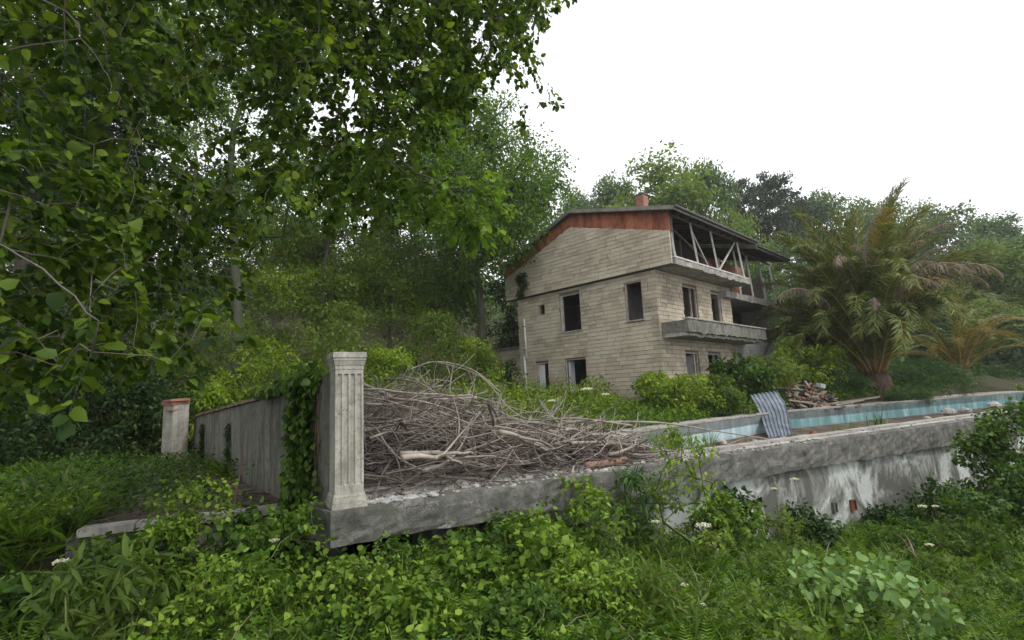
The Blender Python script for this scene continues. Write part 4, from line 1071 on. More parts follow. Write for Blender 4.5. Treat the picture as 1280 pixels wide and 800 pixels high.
hill = [ # px, ytop, Y, width px, proto, label
 (735,250,70,60,0,'small grey-green tree showing over the roof ridge left of the chimney'),
 (783,228,62,80,0,'tree just left of the tallest crown behind the house roof'),
 (845,203,52,150,3,'tallest rounded tree behind the house roof'),
 (905,212,54,95,0,'tree leaning out from the tallest rounded crown behind the roof'),
 (938,258,46,90,1,'pale yellow-green tree right above the far verandah roof'),
 (985,234,60,62,'p0','dark pine standing tallest in the dip beside the pale tree'),
 (955,240,66,50,'p1','smaller dark pine left of the tallest one'),
 (1018,256,72,50,'p1','thin dark pine at the edge of the pine clump'),
 (1000,300,50,90,2,'low rounded tree below the pines'),
 (1050,252,78,100,0,'hazy tree on the hill behind the top of the big palm'),
 (1100,258,85,100,2,'hazy broad tree on the hill directly behind the big palm'),
 (1150,256,80,90,1,'hazy tree between the palm tips and the rounded hill crown'),
 (1225,264,70,130,2,'large rounded hazy crown on the hill right of the palm'),
 (1275,280,78,100,0,'hazy tree beyond the large rounded crown at the frame edge'),
 (1190,262,95,60,3,'thin pale tree top rising over the hill skyline'),
 (1060,330,56,110,1,'tree low on the slope behind the palm fronds'),
 (1130,340,58,120,0,'darker tree low on the slope behind the palm'),
 (1195,330,54,110,2,'broad green tree below the large rounded hazy crown'),
 (1262,310,50,130,1,'pale green tree on the slope above the small palm'),
 (1330,300,55,140,0,'tree on the slope past the frame edge beside the pale one'),
 (1240,375,42,110,3,'green bushy tree standing just above the small palm'),
 (1170,385,44,100,0,'dark green tree between the two palms'),
 (1310,380,40,130,2,'bushy tree at the frame edge behind the small palm'),
 (870,270,46,100,1,'green tree close behind the house roof'),
 (800,262,48,90,2,'dark tree hidden behind the ridge and chimney'),
 (1020,385,42,110,2,'green tree behind the left fronds of the big palm'),
 (960,330,44,80,0,'dark green tree behind the far end of the verandah'),
 (700,280,55,90,2,'tree behind the upper left slope of the roof'),
 (1400,290,75,160,2,'tree on the hill outside the frame'),
 (470,300,50,140,2,'tree up the wooded slope in the gap between the trunks'),
 (380,300,52,140,0,'tree up the wooded slope behind the pale-barked tree'),
 (100,220,45,200,2,'tree up the slope deep in the dark wood'),
 (-60,200,42,200,0,'tree up the slope beyond the dark wood edge'),
]
for px,yt,Y,w,p,lb in hill:
    H0,W0,ms = pines[int(p[1])] if isinstance(p,str) else protos[p]
    yt -= 14 if Y > 48 else 4
    b = base_at(px, Y); H = max(4, top_of(px, yt, Y)-b.z); Wt = w/650*Y*1.08
    b.z -= .3
    put_tree('pine_tree' if isinstance(p,str) else 'tree', ms, b, random.uniform(0,6.28), (Wt/W0,Wt/W0,H/H0), label=lb, cat='tree', group='pines in the dip behind the house' if isinstance(p,str) else 'trees on the wooded hill')
# the closed wood on the hill between the single crowns
def wood_mass():
    Cn = []; 
    for i in range(2600):
        x = RNG.uniform(-70,120); y = RNG.uniform(38,120); z = gz(x,y); Cn.append((x,y,z+RNG.uniform(.3,2.8)))
    V,T = cloud(Cn, 2.2, 30, .6, T_TINY, .3, .9); link('undergrowth', tri_mesh('undergrowth', V, T, M['leaf_hill']), kind='stuff', label='closed undergrowth and saplings covering the wooded hill', cat='undergrowth')
wood_mass()
def slope_cover(n, xr, yr, hmax, rad, per, ls, mat, label, test=None, tpl=T_OVAL, name='undergrowth', up=1., droop=.3):
    Cn = []
    while len(Cn) < n:
        x = RNG.uniform(*xr); y = RNG.uniform(*yr)
        if test and not test(x,y): continue
        Cn.append((x,y,gz(x,y)+hmax*RNG.random()**1.5))
    V,T = cloud(Cn, rad, per, ls, tpl, droop, up); link(name, tri_mesh(name, V, T, M[mat]), kind='stuff', label=label, cat=name)
hx = lambda x,y: not (inside(np.array(x),np.array(y),terrace_poly)) and not (hwm.inverted() @ Vector((x,y,0))).x > -.4 and y > 14.1
slope_cover(1500, (-30,4), (14.2,40), 1.0, .6, 36, .15, 'leaf_forest', 'leafy undergrowth under the trees behind the garden wall', hx, T_TINY)
slope_cover(500, (-14,3), (14.2,26), 1.1, .55, 40, .12, 'leaf_bright', 'bright leafy undergrowth catching the light behind the garden wall', hx, T_MID)

# shrubs: foliage on stems
def shrub(px, Y, wpx, hpx, mat, label, n=45, per=45, ls=.1, tpl=T_OVAL, group=None, name='shrub', clr=None, base=None, stems=6, cat='shrub', droop=.35, stemm='stem', zb=None, up=.9, trans=None):
    b = base_at(px, Y) if base is None else Vector(base)
    if zb is not None: b.z = zb
    w = wpx/650*Y/2; h = hpx/650*Y; Cn = []
    for i in range(n):
        a = RNG.random()*6.28; q = RNG.random()**.5; z = RNG.random()**.75
        r = w*q*(.35+.65*math.sin(math.pi*min(1,.25+.7*z))); Cn.append((math.cos(a)*r, math.sin(a)*r, h*(.1+.86*z)))
    e = empty(name, b, label=label, cat=cat, group=group)
    buf, par, ends = grow([(0,0,-.1),(0,0,.02+h*.1)], Cn, seg=.25, sag=-.08)
    link('stem', skeleton_mesh(buf, par, ends, 2, .0028+.0006*h, M[stemm], 'stem', None, 4, .03), e)
    V,T = cloud(Cn, (clr or w*.22)*(.7+.6*RNG.random(n)), per, ls, tpl, droop, up); link('leaves', tri_mesh('leaves', V, T, M[mat]), e); return e
G1 = 'bright shrubs along the edge of the wood'
for px,Y,w,h,mt,lb in ((270,15.5,110,75,'leaf_bright','bright shrub behind the far end of the garden wall'),(330,17,110,120,'leaf_bright','bright shrub right of the ivy-clad trunk foot'),
  (385,16,90,95,'leaf_bright','bright shrub just left of the pillar capital'),(435,19,110,150,'leaf_forest','tall green shrub behind the pillar capital'),(490,17,100,95,'leaf_bright','bright shrub behind the left end of the brushwood'),
  (545,21,110,130,'leaf_forest','green shrub behind the crest of the brushwood'),(590,23,80,95,'leaf_bright','bright shrub below the grey leaning trunk'),(620,25,70,70,'leaf_dark','dark shrub left of the annex wall'),
  (235,18,120,120,'leaf_forest','green shrub left of the ivy-clad trunk foot'),(350,23,150,190,'leaf_bright','large sunlit shrub deep between the trunks'),(460,26,150,190,'leaf_bright','large sunlit bush in the gap of the wood'),
  (530,28,110,150,'leaf_bright','yellow-green bush beside the grey leaning trunk'),(300,26,120,170,'leaf_forest','bushy growth behind the ivy-clad trunk')):
    shrub(px,Y,w,h,mt,lb,60,55,.13,T_MID,group=G1)
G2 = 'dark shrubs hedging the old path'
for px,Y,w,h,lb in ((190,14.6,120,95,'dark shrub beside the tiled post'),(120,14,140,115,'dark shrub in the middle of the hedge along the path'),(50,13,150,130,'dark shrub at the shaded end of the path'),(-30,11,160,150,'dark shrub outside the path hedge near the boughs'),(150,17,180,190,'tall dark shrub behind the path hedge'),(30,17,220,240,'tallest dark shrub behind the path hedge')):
    shrub(px,Y,w,h,'leaf_dark',lb,70,60,.12,T_MID,group=G2)  # shade under the boughs is carried by the dark leaf colour
# growth at the foot of the house and along the pool
G3 = 'shrubs at the foot of the house'
for px,Y,w,h,mt,lb,ls in ((852,19.3,95,44,'leaf_bright','bright yellow-green shrub at the corner of the house',.13),(815,19.6,60,45,'leaf_bright','small bright shrub left of the house corner',.12),
  (893,20.5,55,38,'leaf_forest','green shrub before the ground floor doors',.15),(925,21.6,85,58,'ivy','dark glossy creeper bush under the balcony end',.2),(965,22.8,90,55,'leaf_forest','green bush right of the glossy creeper bush',.16),
  (1010,25.5,90,60,'leaf_bright','bright bush behind the rubble heap',.16),(905,19.4,60,30,'leaf_forest','low shrub left of the corrugated sheet',.12),(1030,29,70,60,'leaf_forest','bush behind the rubble heap beside the palm foot',.18),
  (760,20,60,16,'leaf_bright','low yellow-green plant before the gable wall',.11),(700,22.5,60,18,'leaf_forest','low plant before the two ground floor openings',.12),(655,24,50,28,'leaf_forest','leafy plant at the foot of the white downpipe',.12),
  (735,19,50,16,'leaf_bright','low bright plant behind the heap in front of the gable',.1),(628,25,50,26,'leaf_bright','bright plant in front of the annex opening',.12),(680,18,60,16,'leaf_bright','low yellow-green plant just behind the heap',.1)):
    shrub(px,Y,w,h,mt,lb,42,60,ls,T_MID,group=G3)
shrub(1160,28,90,40,'fern_cool','low ferny bush right of the big palm foot',50,60,.2,T_FERN,group=G3); shrub(1052,25.3,60,20,'fern_cool','low ferny bush left of the big palm foot',44,45,.18,T_FERN,group=G3)
shrub(1128,25.4,56,14,'fern_cool','ferny clump just right of the big palm foot',40,40,.18,T_FERN,group=G3)
def rear_test(x,y):
    t = -(x-A0[0])*U[1]+(y-A0[1])*U[0]; q = hwm.inverted() @ Vector((x,y,0))
    if inside(np.array(x),np.array(y),terrace_poly): return False
    if q.x > -.3 and q.y > -.2 and q.x < 14: return False
    return t > 5.2
slope_cover(1900, (2,34), (14.4,33), .16, .4, 26, .12, 'fern', 'low green weeds between the pool and the house', lambda x,y: rear_test(x,y) and y < 17+.62*x, T_TINY, 'weeds')
slope_cover(1000, (14,40), (25,44), .7, .6, 14, .34, 'fern_cool', 'cool green ferns carpeting the bank below the palms', lambda x,y: rear_test(x,y) and (y-19.75)>.535*(x-9.55)+3.2, T_FERN, 'ferns')
slope_cover(500, (-2,9), (14.3,21), .3, .35, 30, .22, 'grass', 'tufts of bright grass behind the pool rim', lambda x,y: rear_test(x,y), T_BLADE, 'grass', up=.3, droop=-.9)

# ------------------------------------------------------------------ palms
def frond_mesh(L, el, curve, dry, seed, nl=90, wid=.6):
    "one pinnate frond leaving the crown at elevation el, bending over by curve in all"
    rg = np.random.default_rng(seed); ts = np.linspace(0,1,17); P = []
    x = z = 0.; ang = el; tot = sum((i/16)**1.3 for i in range(17))
    for i in range(17):
        P.append((x,.05*math.sin(i*.5+seed),z)); ang -= curve*((i/16)**1.3)/tot; x += L/16*math.cos(ang); z += L/16*math.sin(ang)
    P = np.array(P); mb = MB(); mb.tube(P, [.055*(1-.9*t)+.005 for t in ts], 5)
    Pl, Al, Nl, Sl = [], [], [], []
    for k in range(nl):
        f = .13+.86*k/(nl-1); q = f*16; i = min(int(q),15); p = P[i]+(P[i+1]-P[i])*(q-i); d = P[i+1]-P[i]; d /= np.linalg.norm(d)
        up = np.array([-d[2],0,d[0]])
        for s in (1,-1):
            if dry and rg.random() < .18: continue
            a = d*(.55+.5*f)+np.array([0,s,0])*.8+up*(.45 if not dry else -.1)+rg.normal(size=3)*(.13 if not dry else .35)
            a[2] -= .1 if not dry else .45
            Pl.append(p); Al.append(a); Nl.append(up+rg.normal(size=3)*.5); Sl.append(wid*math.sin(math.pi*(.1+.78*f))**.6*(.8+.35*rg.random())*(1 if not dry else .8))
    V,T = place(np.array(Pl),np.array(Al),np.array(Nl),np.array(Sl),T_PALM)
    return mb.mesh('rachis', M['rachis' if not dry else 'deadwood'], True), V, T
T_PALM = (np.array([(0,.022,0),(0,-.022,0),(.45,.042,-.05),(.45,-.042,-.05),(1,0,-.42)],float), np.array([(0,1,3),(0,3,2),(2,3,4)]))
def palm(loc, L, nf, label, seed, sc=1, dryf=.2, boot=True, yellow=.1):
    random.seed(seed); e = empty('palm_tree', loc, label=label, cat='palm')
    vs = {}; EL = [86, 77, 68, 58, 48]; CV = [50, 78, 98, 112, 120]
    for dry in (0,1,2):
        for a in range(5):
            ra, V, T = frond_mesh(L*(1,1,.98,.92,.86)[a], R(EL[a]), R(CV[a]*(1.25 if dry==1 and a<3 else 1)), dry==1, seed+a, 125 if sc==1 else 60, .82 if sc==1 else .6)
            vs[(dry,a)] = (ra, tri_mesh('leaflets', V, T, M[('palm','dry','palm_yellow')[dry]]))
    mb = MB(); th = 1.05*sc; mb.tube([(0,0,-.6),(0,0,.0),(0,0,th*.6),(0,0,th)],[.78*sc,.82*sc,.74*sc,.42*sc],12); mb.build('trunk', M['palm_boot'], e, True)
    bm_ = MB(); bm_.add([(-.09,0,0),(.09,0,0),(.05,.09,.28),(-.05,.09,.28),(0,-.09,.02),(0,.02,.34)],[(0,4,5,3),(4,1,2,5),(0,3,2,1),(3,5,2)]); bme = bm_.mesh('frond_stub', M['palm_boot'])
    for i in range(130 if boot else 30):
        a = i*2.39996; f = i/(130 if boot else 30); z = th*f*.95-.05; r = (.8-.26*f)*sc
        link('frond_stub', bme, e, loc=(math.sin(a)*r,-math.cos(a)*r,z), rot=(R(-16),0,a), scale=sc*random.uniform(.9,1.25))
    if sc == 1: e.scale = (.86,.86,1.14)
    for i in range(nf):
        f = (i+.5)/nf; az = i*2.39996+random.uniform(-.2,.2); right = math.cos(az) > .1; a = min(4,max(0,int((1-f)**.9*5+random.uniform(-.35,.35)+(-.9 if right and sc==1 else .45)))); a = min(a, 2) if right and sc==1 and random.random()<.85 else a
        dry = 1 if random.random() < (dryf*1.8 if right else dryf*.6) else (2 if random.random()<yellow*(1.3 if a>2 else .25) else 0)
        ra, lf = vs[(dry,a)]; r0 = .34*sc
        o = link('frond', ra, e, loc=(math.cos(az)*r0*(1.2-f), math.sin(az)*r0*(1.2-f), th*(.70+.27*f)), rot=(random.uniform(-.3,.3), R(random.uniform(-8,8)), az), scale=random.uniform(.84,1.08))
        if dry==1: o['label'] = 'dry greyish brown frond'
        if dry==2: o['label'] = 'yellowing frond'
        link('leaflets', lf, o)
    return e
pb = base_at(1096, 26.6)
palm(pb, 8.3, 128, 'huge broad palm with green and dry brown fronds beyond the pool', 3)
palm(base_at(1203, 33), 5.6, 40, 'smaller yellowish palm standing behind the big one', 8, .7, dryf=.12, boot=False, yellow=.5)

# ------------------------------------------------------------------ the large-leaved tree overhead
RNG = np.random.default_rng(101); random.seed(101)
def pip(px, py, poly): return bool(inside(np.array(float(px)), np.array(float(py)), poly))
CANOPY = [(-260,-330),(750,-330),(690,-20),(682,20),(655,60),(668,112),(612,106),(575,145),(545,185),(515,215),(470,240),(400,225),(340,262),(300,310),(262,405),(205,440),(130,452),(60,482),(-120,520),(-260,520)]
FINGER = [(385,215),(500,200),(560,222),(612,232),(618,262),(596,292),(560,268),(480,262),(400,262)]
GAPS = [[(300,75),(470,120),(450,210),(250,215),(170,250),(150,150)]]
def canopy_targets():
    T_ = []
    def put(px, py, Y): p = at(px,py,Y); T_.append((p.x,p.y,p.z))
    k = 0
    while k < 1750:
        px, py = (random.uniform(330,700), random.uniform(-120,270)) if random.random() < .5 else (random.uniform(-160,720), random.uniform(-160,500))
        if not pip(px,py+(26 if px > 330 else 10),CANOPY): continue
        if any(pip(px,py,g) for g in GAPS) and random.random() < .45: continue
        if py > 240 and random.random() < .1: continue
        f = max(0,px)/700; Y = random.uniform(3.1+2.9*f, 5.0+3.8*f); put(px,py,Y); k += 1
    k = 0
    while k < 380:
        px, py = random.uniform(-160,400), random.uniform(-120,470)
        if not pip(px,py,CANOPY) or any(pip(px,py,g) for g in GAPS): continue
        put(px,py,random.uniform(4.2,6.5)); k += 1
    k = 0
    while k < 520:
        px, py = random.uniform(-250,780), random.uniform(-330,60)
        if not pip(px,py,CANOPY): continue
        f = max(0,px)/700; put(px,py,random.uniform(3.4+3*f, 7+4*f)); k += 1
    k = 0
    while k < 110:
        px, py = random.uniform(380,620), random.uniform(195,295)
        if not pip(px,py,FINGER): continue
        put(px,py,random.uniform(5.8,6.5)); k += 1
    for px,py,Y in ((115,440,3.0),(100,430,3.1),(60,440,3.2),(20,440,3.1),(682,100,6.6),(670,20,6.8),(688,5,6.8),(672,128,6.5),(560,130,6.4),(590,262,6.2),(575,250,6.2),(545,235,6.1),(600,285,6.1),(612,250,6.1),(590,270,6.1),(655,128,6.6),(570,175,6.4),(255,395,3.4),(230,430,3.2),(190,445,3.1)): put(px,py,Y)
    return T_
tl = base_at(-330, 4.6); tx, ty, tz = at(-330,400,4.6).x, 4.6, 0
trunkpts = [(tx,ty,gz(tx,ty)-.4),(tx+.05,ty,.3),(tx+.1,ty+.05,1.2),(tx+.05,ty+.1,2.1),(tx+.25,ty+.15,3.0),(tx+.3,ty+.3,4.2),(tx+.5,ty+.5,5.6)]
limbs = [[trunkpts[4], at(-60,-60,3.9), at(60,0,3.5), at(112,60,3.35), at(135,95,3.3), at(150,125,3.2), at(160,150,3.25), at(176,172,3.2), at(200,200,3.3), at(250,238,3.4)],
         [at(176,172,3.2), at(168,215,3.15), at(163,262,3.12), at(156,305,3.1), at(160,350,3.05)],
         [trunkpts[5], at(60,-170,4.6), at(220,-130,5.2), at(400,-60,5.9), at(470,-20,6.3), at(560,10,6.6), at(650,30,6.7)],
         [at(400,-60,5.9), at(425,40,6.0), at(450,120,6.0), at(480,175,6.0), at(520,215,6.1), at(575,240,6.1)],
         [trunkpts[3], at(-120,250,3.4), at(-20,300,3.1), at(60,340,2.9), at(120,400,2.9)],
         [trunkpts[6], at(100,-330,6.5), at(330,-260,7.2), at(560,-200,7.8)]]
def near_tree():
    e = empty('large_leaved_tree', (tx,ty,gz(tx,ty)), label='big large-leaved tree whose dark boughs hang over the path and pillar', cat='tree')
    o = Vector(e.location); nodes_ = [np.array(p) for p in trunkpts]; par = list(range(-1,len(trunkpts)-1)); lim = []
    def smooth(L):
        L = [np.array(p) for p in L]; Q = []
        for i in range(len(L)-1):
            a,b,c,d = L[max(i-1,0)],L[i],L[i+1],L[min(i+2,len(L)-1)]
            for j in range(4): t = j/4; Q.append(.5*((2*b)+(c-a)*t+(2*a-5*b+4*c-d)*t*t+(3*b-a-3*c+d)*t**3))
        return Q+[L[-1]]
    for L in limbs:
        L = smooth(L)
        a = np.array(L[0]); i = int(np.argmin([np.linalg.norm(n-a) for n in nodes_])); 
        for p0,p1 in zip(L[:-1],L[1:]):
            p0,p1 = np.array(p0),np.array(p1); k = max(1,int(np.linalg.norm(p1-p0)/.22))
            for j in range(1,k+1):
                w = RNG.normal(size=3)*.012; nodes_.append(p0+(p1-p0)*j/k+w); par.append(i); i = len(nodes_)-1
    tg = canopy_targets(); n = len(nodes_); buf = np.zeros((n+len(tg)*60,3)); buf[:n] = np.array(nodes_); parent = list(par)
    arr = buf[:n]; tg = sorted(tg, key=lambda t: np.min(np.linalg.norm(arr-np.array(t),axis=1))); ends = []; leaves = []
    for t in tg:
        t = np.array(t); d = np.linalg.norm(buf[:n]-t,axis=1); i = int(np.argmin(d)); L = d[i]; k = max(1,int(L/.16)); a = buf[i].copy(); prev = i; p = a
        for j in range(1,min(k,50)+1):
            f = j/k; p = a+(t-a)*f; p = p+RNG.normal(size=3)*.012*(j<k); p[2] += .10*L*math.sin(math.pi*f); buf[n] = p; parent.append(prev); prev = n; n += 1
        dirn = (t-a)/max(L,1e-6); dirn[2] -= .22
        # leafy shoot continuing past the target
        sh = p.copy(); dd = dirn+RNG.normal(size=3)*.3; dd /= np.linalg.norm(dd)
        for j in range(8):
            dd[2] -= .075; dd /= np.linalg.norm(dd); sh = sh+dd*.046; buf[n] = sh; parent.append(prev); prev = n; n += 1
            for sgn in (1,-1)[:(2 if random.random()<.8 else 1)]:
                side = np.cross(dd,(0,0,1)); side /= np.linalg.norm(side)+1e-6
                leaves.append((sh.copy(), dd*.55+side*sgn*.9+np.array([0,0,-.35])+RNG.normal(size=3)*.22, np.array([0,0,1.])+dd*.3+side*sgn*.25+RNG.normal(size=3)*.42, .086*random.uniform(.5,1.35)))
        leaves.append((sh.copy(), dd+RNG.normal(size=3)*.2, np.array([0,0,1.])+RNG.normal(size=3)*.3, .08))
        ends.append(prev)
    buf = buf[:n]
    # short leafy side shoots along all the older twigs
    idx = RNG.choice(np.arange(len(trunkpts)+40, n), 11000)
    for i in idx:
        p = buf[i]; a = RNG.normal(size=3); a[2] -= .3; a /= np.linalg.norm(a)
        leaves.append((p+a*.03, a, np.array([0,0,1.])+RNG.normal(size=3)*.55, .088*random.uniform(.5,1.3)))
    buf2 = buf-np.array(o)
    fixed = [.2,.17,.15,.13,.11,.09,.07]
    link('trunk', skeleton_mesh(buf2, parent, ends, len(trunkpts), .0016, M['bark'], 'trunk', fixed, 7, .022, 2.3), e)
    P = np.array([l[0] for l in leaves])-np.array(o); A = np.array([l[1] for l in leaves]); N_ = np.array([l[2] for l in leaves]); S = np.array([l[3] for l in leaves])
    # the outermost spray of the bough over the heap is paler: light caught there goes into the leaf colour
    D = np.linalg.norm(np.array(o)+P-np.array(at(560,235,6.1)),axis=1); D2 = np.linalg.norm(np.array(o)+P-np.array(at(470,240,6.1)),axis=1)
    lit_sel = ((D < .95)|(D2 < .7)) & (RNG.random(len(P)) < .8)
    for sel,nm,mt in ((~lit_sel,'crown','leaf_near'),(lit_sel,'young_leaves','leaf_near_light')):
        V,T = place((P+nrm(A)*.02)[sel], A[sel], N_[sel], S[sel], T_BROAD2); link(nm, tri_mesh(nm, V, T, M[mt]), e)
near_tree()

# ------------------------------------------------------------------ foreground growth
RNG = np.random.default_rng(202); random.seed(202)
def front_ok(x, y):
    t = -(x-A0[0])*U[1]+(y-A0[1])*U[0]
    if inside(np.array(x),np.array(y),[(-4.78,5.8),(-2.8,6.7),(-2.1,5.6),(-1.9,5.3),(-8.35,13.6),(-9.4,13),(-8.8,10.5),(-6.6,8.6),(-5.5,7.1)]): return False
    if x > -2.2 or y < 5.4: return t < -.06
    return y < 5.9-.47*(-x-4.6)*0 and -(x+4.78)*.43+(y-5.84)*.9 < -.02 if x > -4.8 else y < 13.5
def fan(n, px0, px1, y0, y1, test=front_ok):
    out = []
    while len(out) < n:
        px = random.uniform(px0,px1); y = y0+(y1-y0)*random.random()**.8; x = (px-640)/650*y
        if test(x,y): out.append((x,y))
    return out
def frond_plants(pts, nf, L, tpl, mat, label, name, lift=.75, zoff=0., dens=None):
    P,A,N_,S = [],[],[],[]
    for x,y in pts:
        z = gz(x,y)+zoff*random.random()
        for k in range(nf):
            a = random.uniform(0,6.28); el = random.uniform(.25,1.2)*lift; d = (math.cos(a)*math.cos(el),math.sin(a)*math.cos(el),math.sin(el))
            P.append((x+d[0]*.03,y+d[1]*.03,z+.08*random.random())); A.append(d); N_.append((-d[0]*.8,-d[1]*.8,1+random.gauss(0,.2))); S.append(L*random.uniform(.6,1.25))
    V,T = place(np.array(P),np.array(A),np.array(N_),np.array(S),tpl); link(name, tri_mesh(name, V, T, M[mat]), kind='stuff', label=label, cat=name)
frond_plants(fan(2100,-60,1340,3.3,12), 9, .36, T_FEATHER, 'fern', 'feathery green weeds filling the ground before the terrace', 'weeds', 1.0, .12)
frond_plants(fan(700,-60,1340,3.3,12), 7, .30, T_FERN, 'fern_cool', 'darker ferny weeds among the feathery ones', 'weeds', .8, .05)
frond_plants(fan(450,500,1340,3.6,13), 6, .45, T_BLADE, 'grass', 'tall grass blades rising through the weeds', 'grass', 1.25, .05)
frond_plants(fan(700,-60,500,3.6,7), 6, .42, T_BLADE, 'grass', 'grass blades among the weeds below the path', 'grass', 1.2, .03)
def leafy_cover(pts, hmax, rad, per, ls, tpl, mat, label, name='weeds'):
    Cn = [(x,y,gz(x,y)+.04+hmax*random.random()**.8) for x,y in pts]; V,T = cloud(Cn, rad, per, ls, tpl, .25, 1.1); link(name, tri_mesh(name,V,T,M[mat]), kind='stuff', label=label, cat=name)
leafy_cover(fan(1300,-60,1340,3.3,12), .34, .17, 9, .06, T_TRI, 'ivy', 'small-leaved weeds knitted through the ferns')
leafy_cover(fan(420,-60,700,3.6,7), .36, .18, 12, .06, T_BROAD2, 'vine', 'light green broad-leaved weeds in front of the pillar')
pathside = lambda x,y: y > 6 and x < -4.2 and y < 13.6 and not inside(np.array(x),np.array(y),[(-4.78,5.8),(-2.8,6.7),(-3.05,7.05),(-8.35,13.6),(-9.1,13),(-8.3,10.5),(-6.2,8.6),(-5.2,7.1)])
leafy_cover(fan(500,700,1340,3.8,11), .4, .15, 10, .075, T_NETTLE, 'leaf_forest', 'opposite-leaved weeds among the feathery ones')
leafy_cover(fan(1100,-200,330,6,13.6,pathside), .36, .24, 16, .07, T_MID, 'ivy', 'low weeds spreading over the ground beside the old path')
frond_plants(fan(220,-200,330,6,13.6,pathside), 7, .24, T_BLADE, 'grass', 'grass tufts beside the old path', 'grass', 1.2)
frond_plants(fan(120,120,330,6.6,13,lambda x,y: not pathside(x,y) and x < -3.4), 6, .2, T_BLADE, 'grass', 'small grass tufts growing through the path floor', 'grass', 1.1, .02)
frond_plants(fan(160,-60,1340,3.6,11), 4, .5, T_BLADE, 'dry', 'dead straw stalks scattered through the weeds', 'weeds', 1.3, .05)
# path litter
mb = MB()
for k in range(500):
    px = random.uniform(110,345); y = random.uniform(6.2,12.5); x = (px-640)/650*y
    if not inside(np.array(x),np.array(y),[(-4.7,5.95),(-2.95,6.8),(-8.35,13.4),(-9.0,12.8),(-8.6,10.5),(-6.4,8.6),(-5.3,7.1)]): continue
    Mx = Matrix.Translation((x,y,-.148)) @ Euler((0,0,random.uniform(0,6))).to_matrix().to_4x4(); L = random.uniform(.03,.22); mb.box((-L/2,-.006,-.004),(L/2,.006,.008),Mx)
mb.build('litter', M['deadwood_dark'], None, label='twigs and bark litter on the lower path floor', cat='litter', kind='stuff')

# ivy pouring over the garden wall beside the pillar
ivx = empty('ivy', (WALL0[0],WALL0[1],0), label='thick leafy ivy hanging down the garden wall beside the pillar', cat='ivy')
on = np.array([-wdv.y, wdv.x, 0.]); wd3 = np.array([wdv.x,wdv.y,0.])
P,A,N_,S = [],[],[],[]
def ivy_leaf(l, off, z, s=1.):
    P.append(wd3*l+on*off+np.array([0,0,z])); a = np.array([0,0,-.7])+on*.45+wd3*random.gauss(0,.8)+RNG.normal(size=3)*.3; A.append(a); N_.append(on*.8+np.array([0,0,.7])+RNG.normal(size=3)*.5); S.append(.098*s*random.uniform(.6,1.25))
for k in range(1500):
    z = random.uniform(-.62,1.42); f = (z+.6)/2.0; wc = .72-.12*f; hw_ = .42+.2*math.sin(f*5+.6)+.14*f
    l = wc+random.uniform(-hw_,hw_)*random.random()**.35; l = max(.12,l)
    ivy_leaf(l, .03+.24*random.random()**1.1*(1-abs(l-wc)/(hw_+.3)), z)
for k in range(760):
    l = random.uniform(.1,2.6)**1.0; ivy_leaf(l, random.uniform(-.28,.24), 1.34-.044*l+abs(random.gauss(0,.10))*max(.3,(1.6-.5*l)), .95)
V,T = place(np.array(P),np.array(A),np.array(N_),np.array(S),T_BROAD); link('leaves', tri_mesh('leaves',V,T,M['ivy']), ivx)
mb = MB()
for k in range(16):
    l = random.uniform(.3,1.1); pts = []; z = -.6
    while z < 1.35: pts.append(Vector(wd3*l+on*(.015+.01*random.random()))+Vector((0,0,z))); l += random.gauss(0,.05); z += .18
    mb.tube(pts, .006, 4, False)
mb.build('stem', M['stem_brown'], ivx)
floorside = lambda x,y: inside(np.array(x),np.array(y),[(-4.7,5.95),(-3.6,6.5),(-5.2,9.0),(-7.6,12.9),(-9.0,12.8),(-8.6,10.5),(-6.4,8.6),(-5.3,7.1)])
P_ = [(x,y) for x,y in fan(260,60,330,6,13,floorside)]; V,T = cloud([(x,y,-.12+.16*random.random()) for x,y in P_], .2, 15, .065, T_MID, .2, 1.1); link('weeds', tri_mesh('weeds',V,T,M['ivy']), kind='stuff', label='weeds creeping over the lower path floor', cat='weeds')
# thin ivy strands lower on the wall
for l0,z1,lb in ((5.3,.8,'thin ivy strand climbing the middle of the garden wall'),(8.3,.75,'thin ivy strand climbing the far end of the garden wall')):
    e = empty('ivy', (WALL0[0]+wdv.x*l0,WALL0[1]+wdv.y*l0,-.2), label=lb, cat='ivy'); P,A,N_,S = [],[],[],[]
    for k in range(150): ivy_leaf(random.gauss(0,.09), .03, random.uniform(.1,z1+.2), .8)
    V,T = place(np.array(P),np.array(A),np.array(N_),np.array(S),T_BROAD); link('leaves', tri_mesh('leaves',V,T,M['leaf_dark']), e)
    mb = MB(); mb.tube([Vector(on*.015)+Vector((.01*math.sin(j),0,j*.14)) for j in range(int((z1+.2)/.14)+1)],.006,4); mb.build('stem', M['stem_brown'], e)

def fshrub(px, Y, wpx, hpx, mat, label, n, per, ls, tpl, cat='plant', name='leafy_plant', **k): return shrub(px,Y,wpx,hpx,mat,label,n,per,ls,tpl,name=name,cat=cat,**k)
G4 = 'light green leafy plants along the foot of the terrace'
for px,Y,w,h,lb in ((255,5.7,130,150,'light green broad-leaved plant overlapping the path edging'),(355,5.3,140,128,'light green plant in front of the ivy'),(451,4.9,150,86,'light green broad-leaved plant below the pillar corner'),(563,5.2,140,84,'light green plant under the lip right of the pillar'),(300,4.5,130,115,'light green plant at the middle of the lower left undergrowth'),(655,5.7,110,88,'light green plant where the lip shadow starts'),(505,4.4,120,85,'light green plant nearest below the pillar')):
    fshrub(px,Y,w,h,'vine',lb,62,15,random.uniform(.048,.066),T_BROAD2 if px % 2 else T_TRI,group=G4,clr=.12)
fshrub(850,6.6,105,190,'vine','tall yellow-green sapling reaching up over the terrace lip',40,14,.065,T_OVAL,cat='sapling',name='sapling',clr=.12)
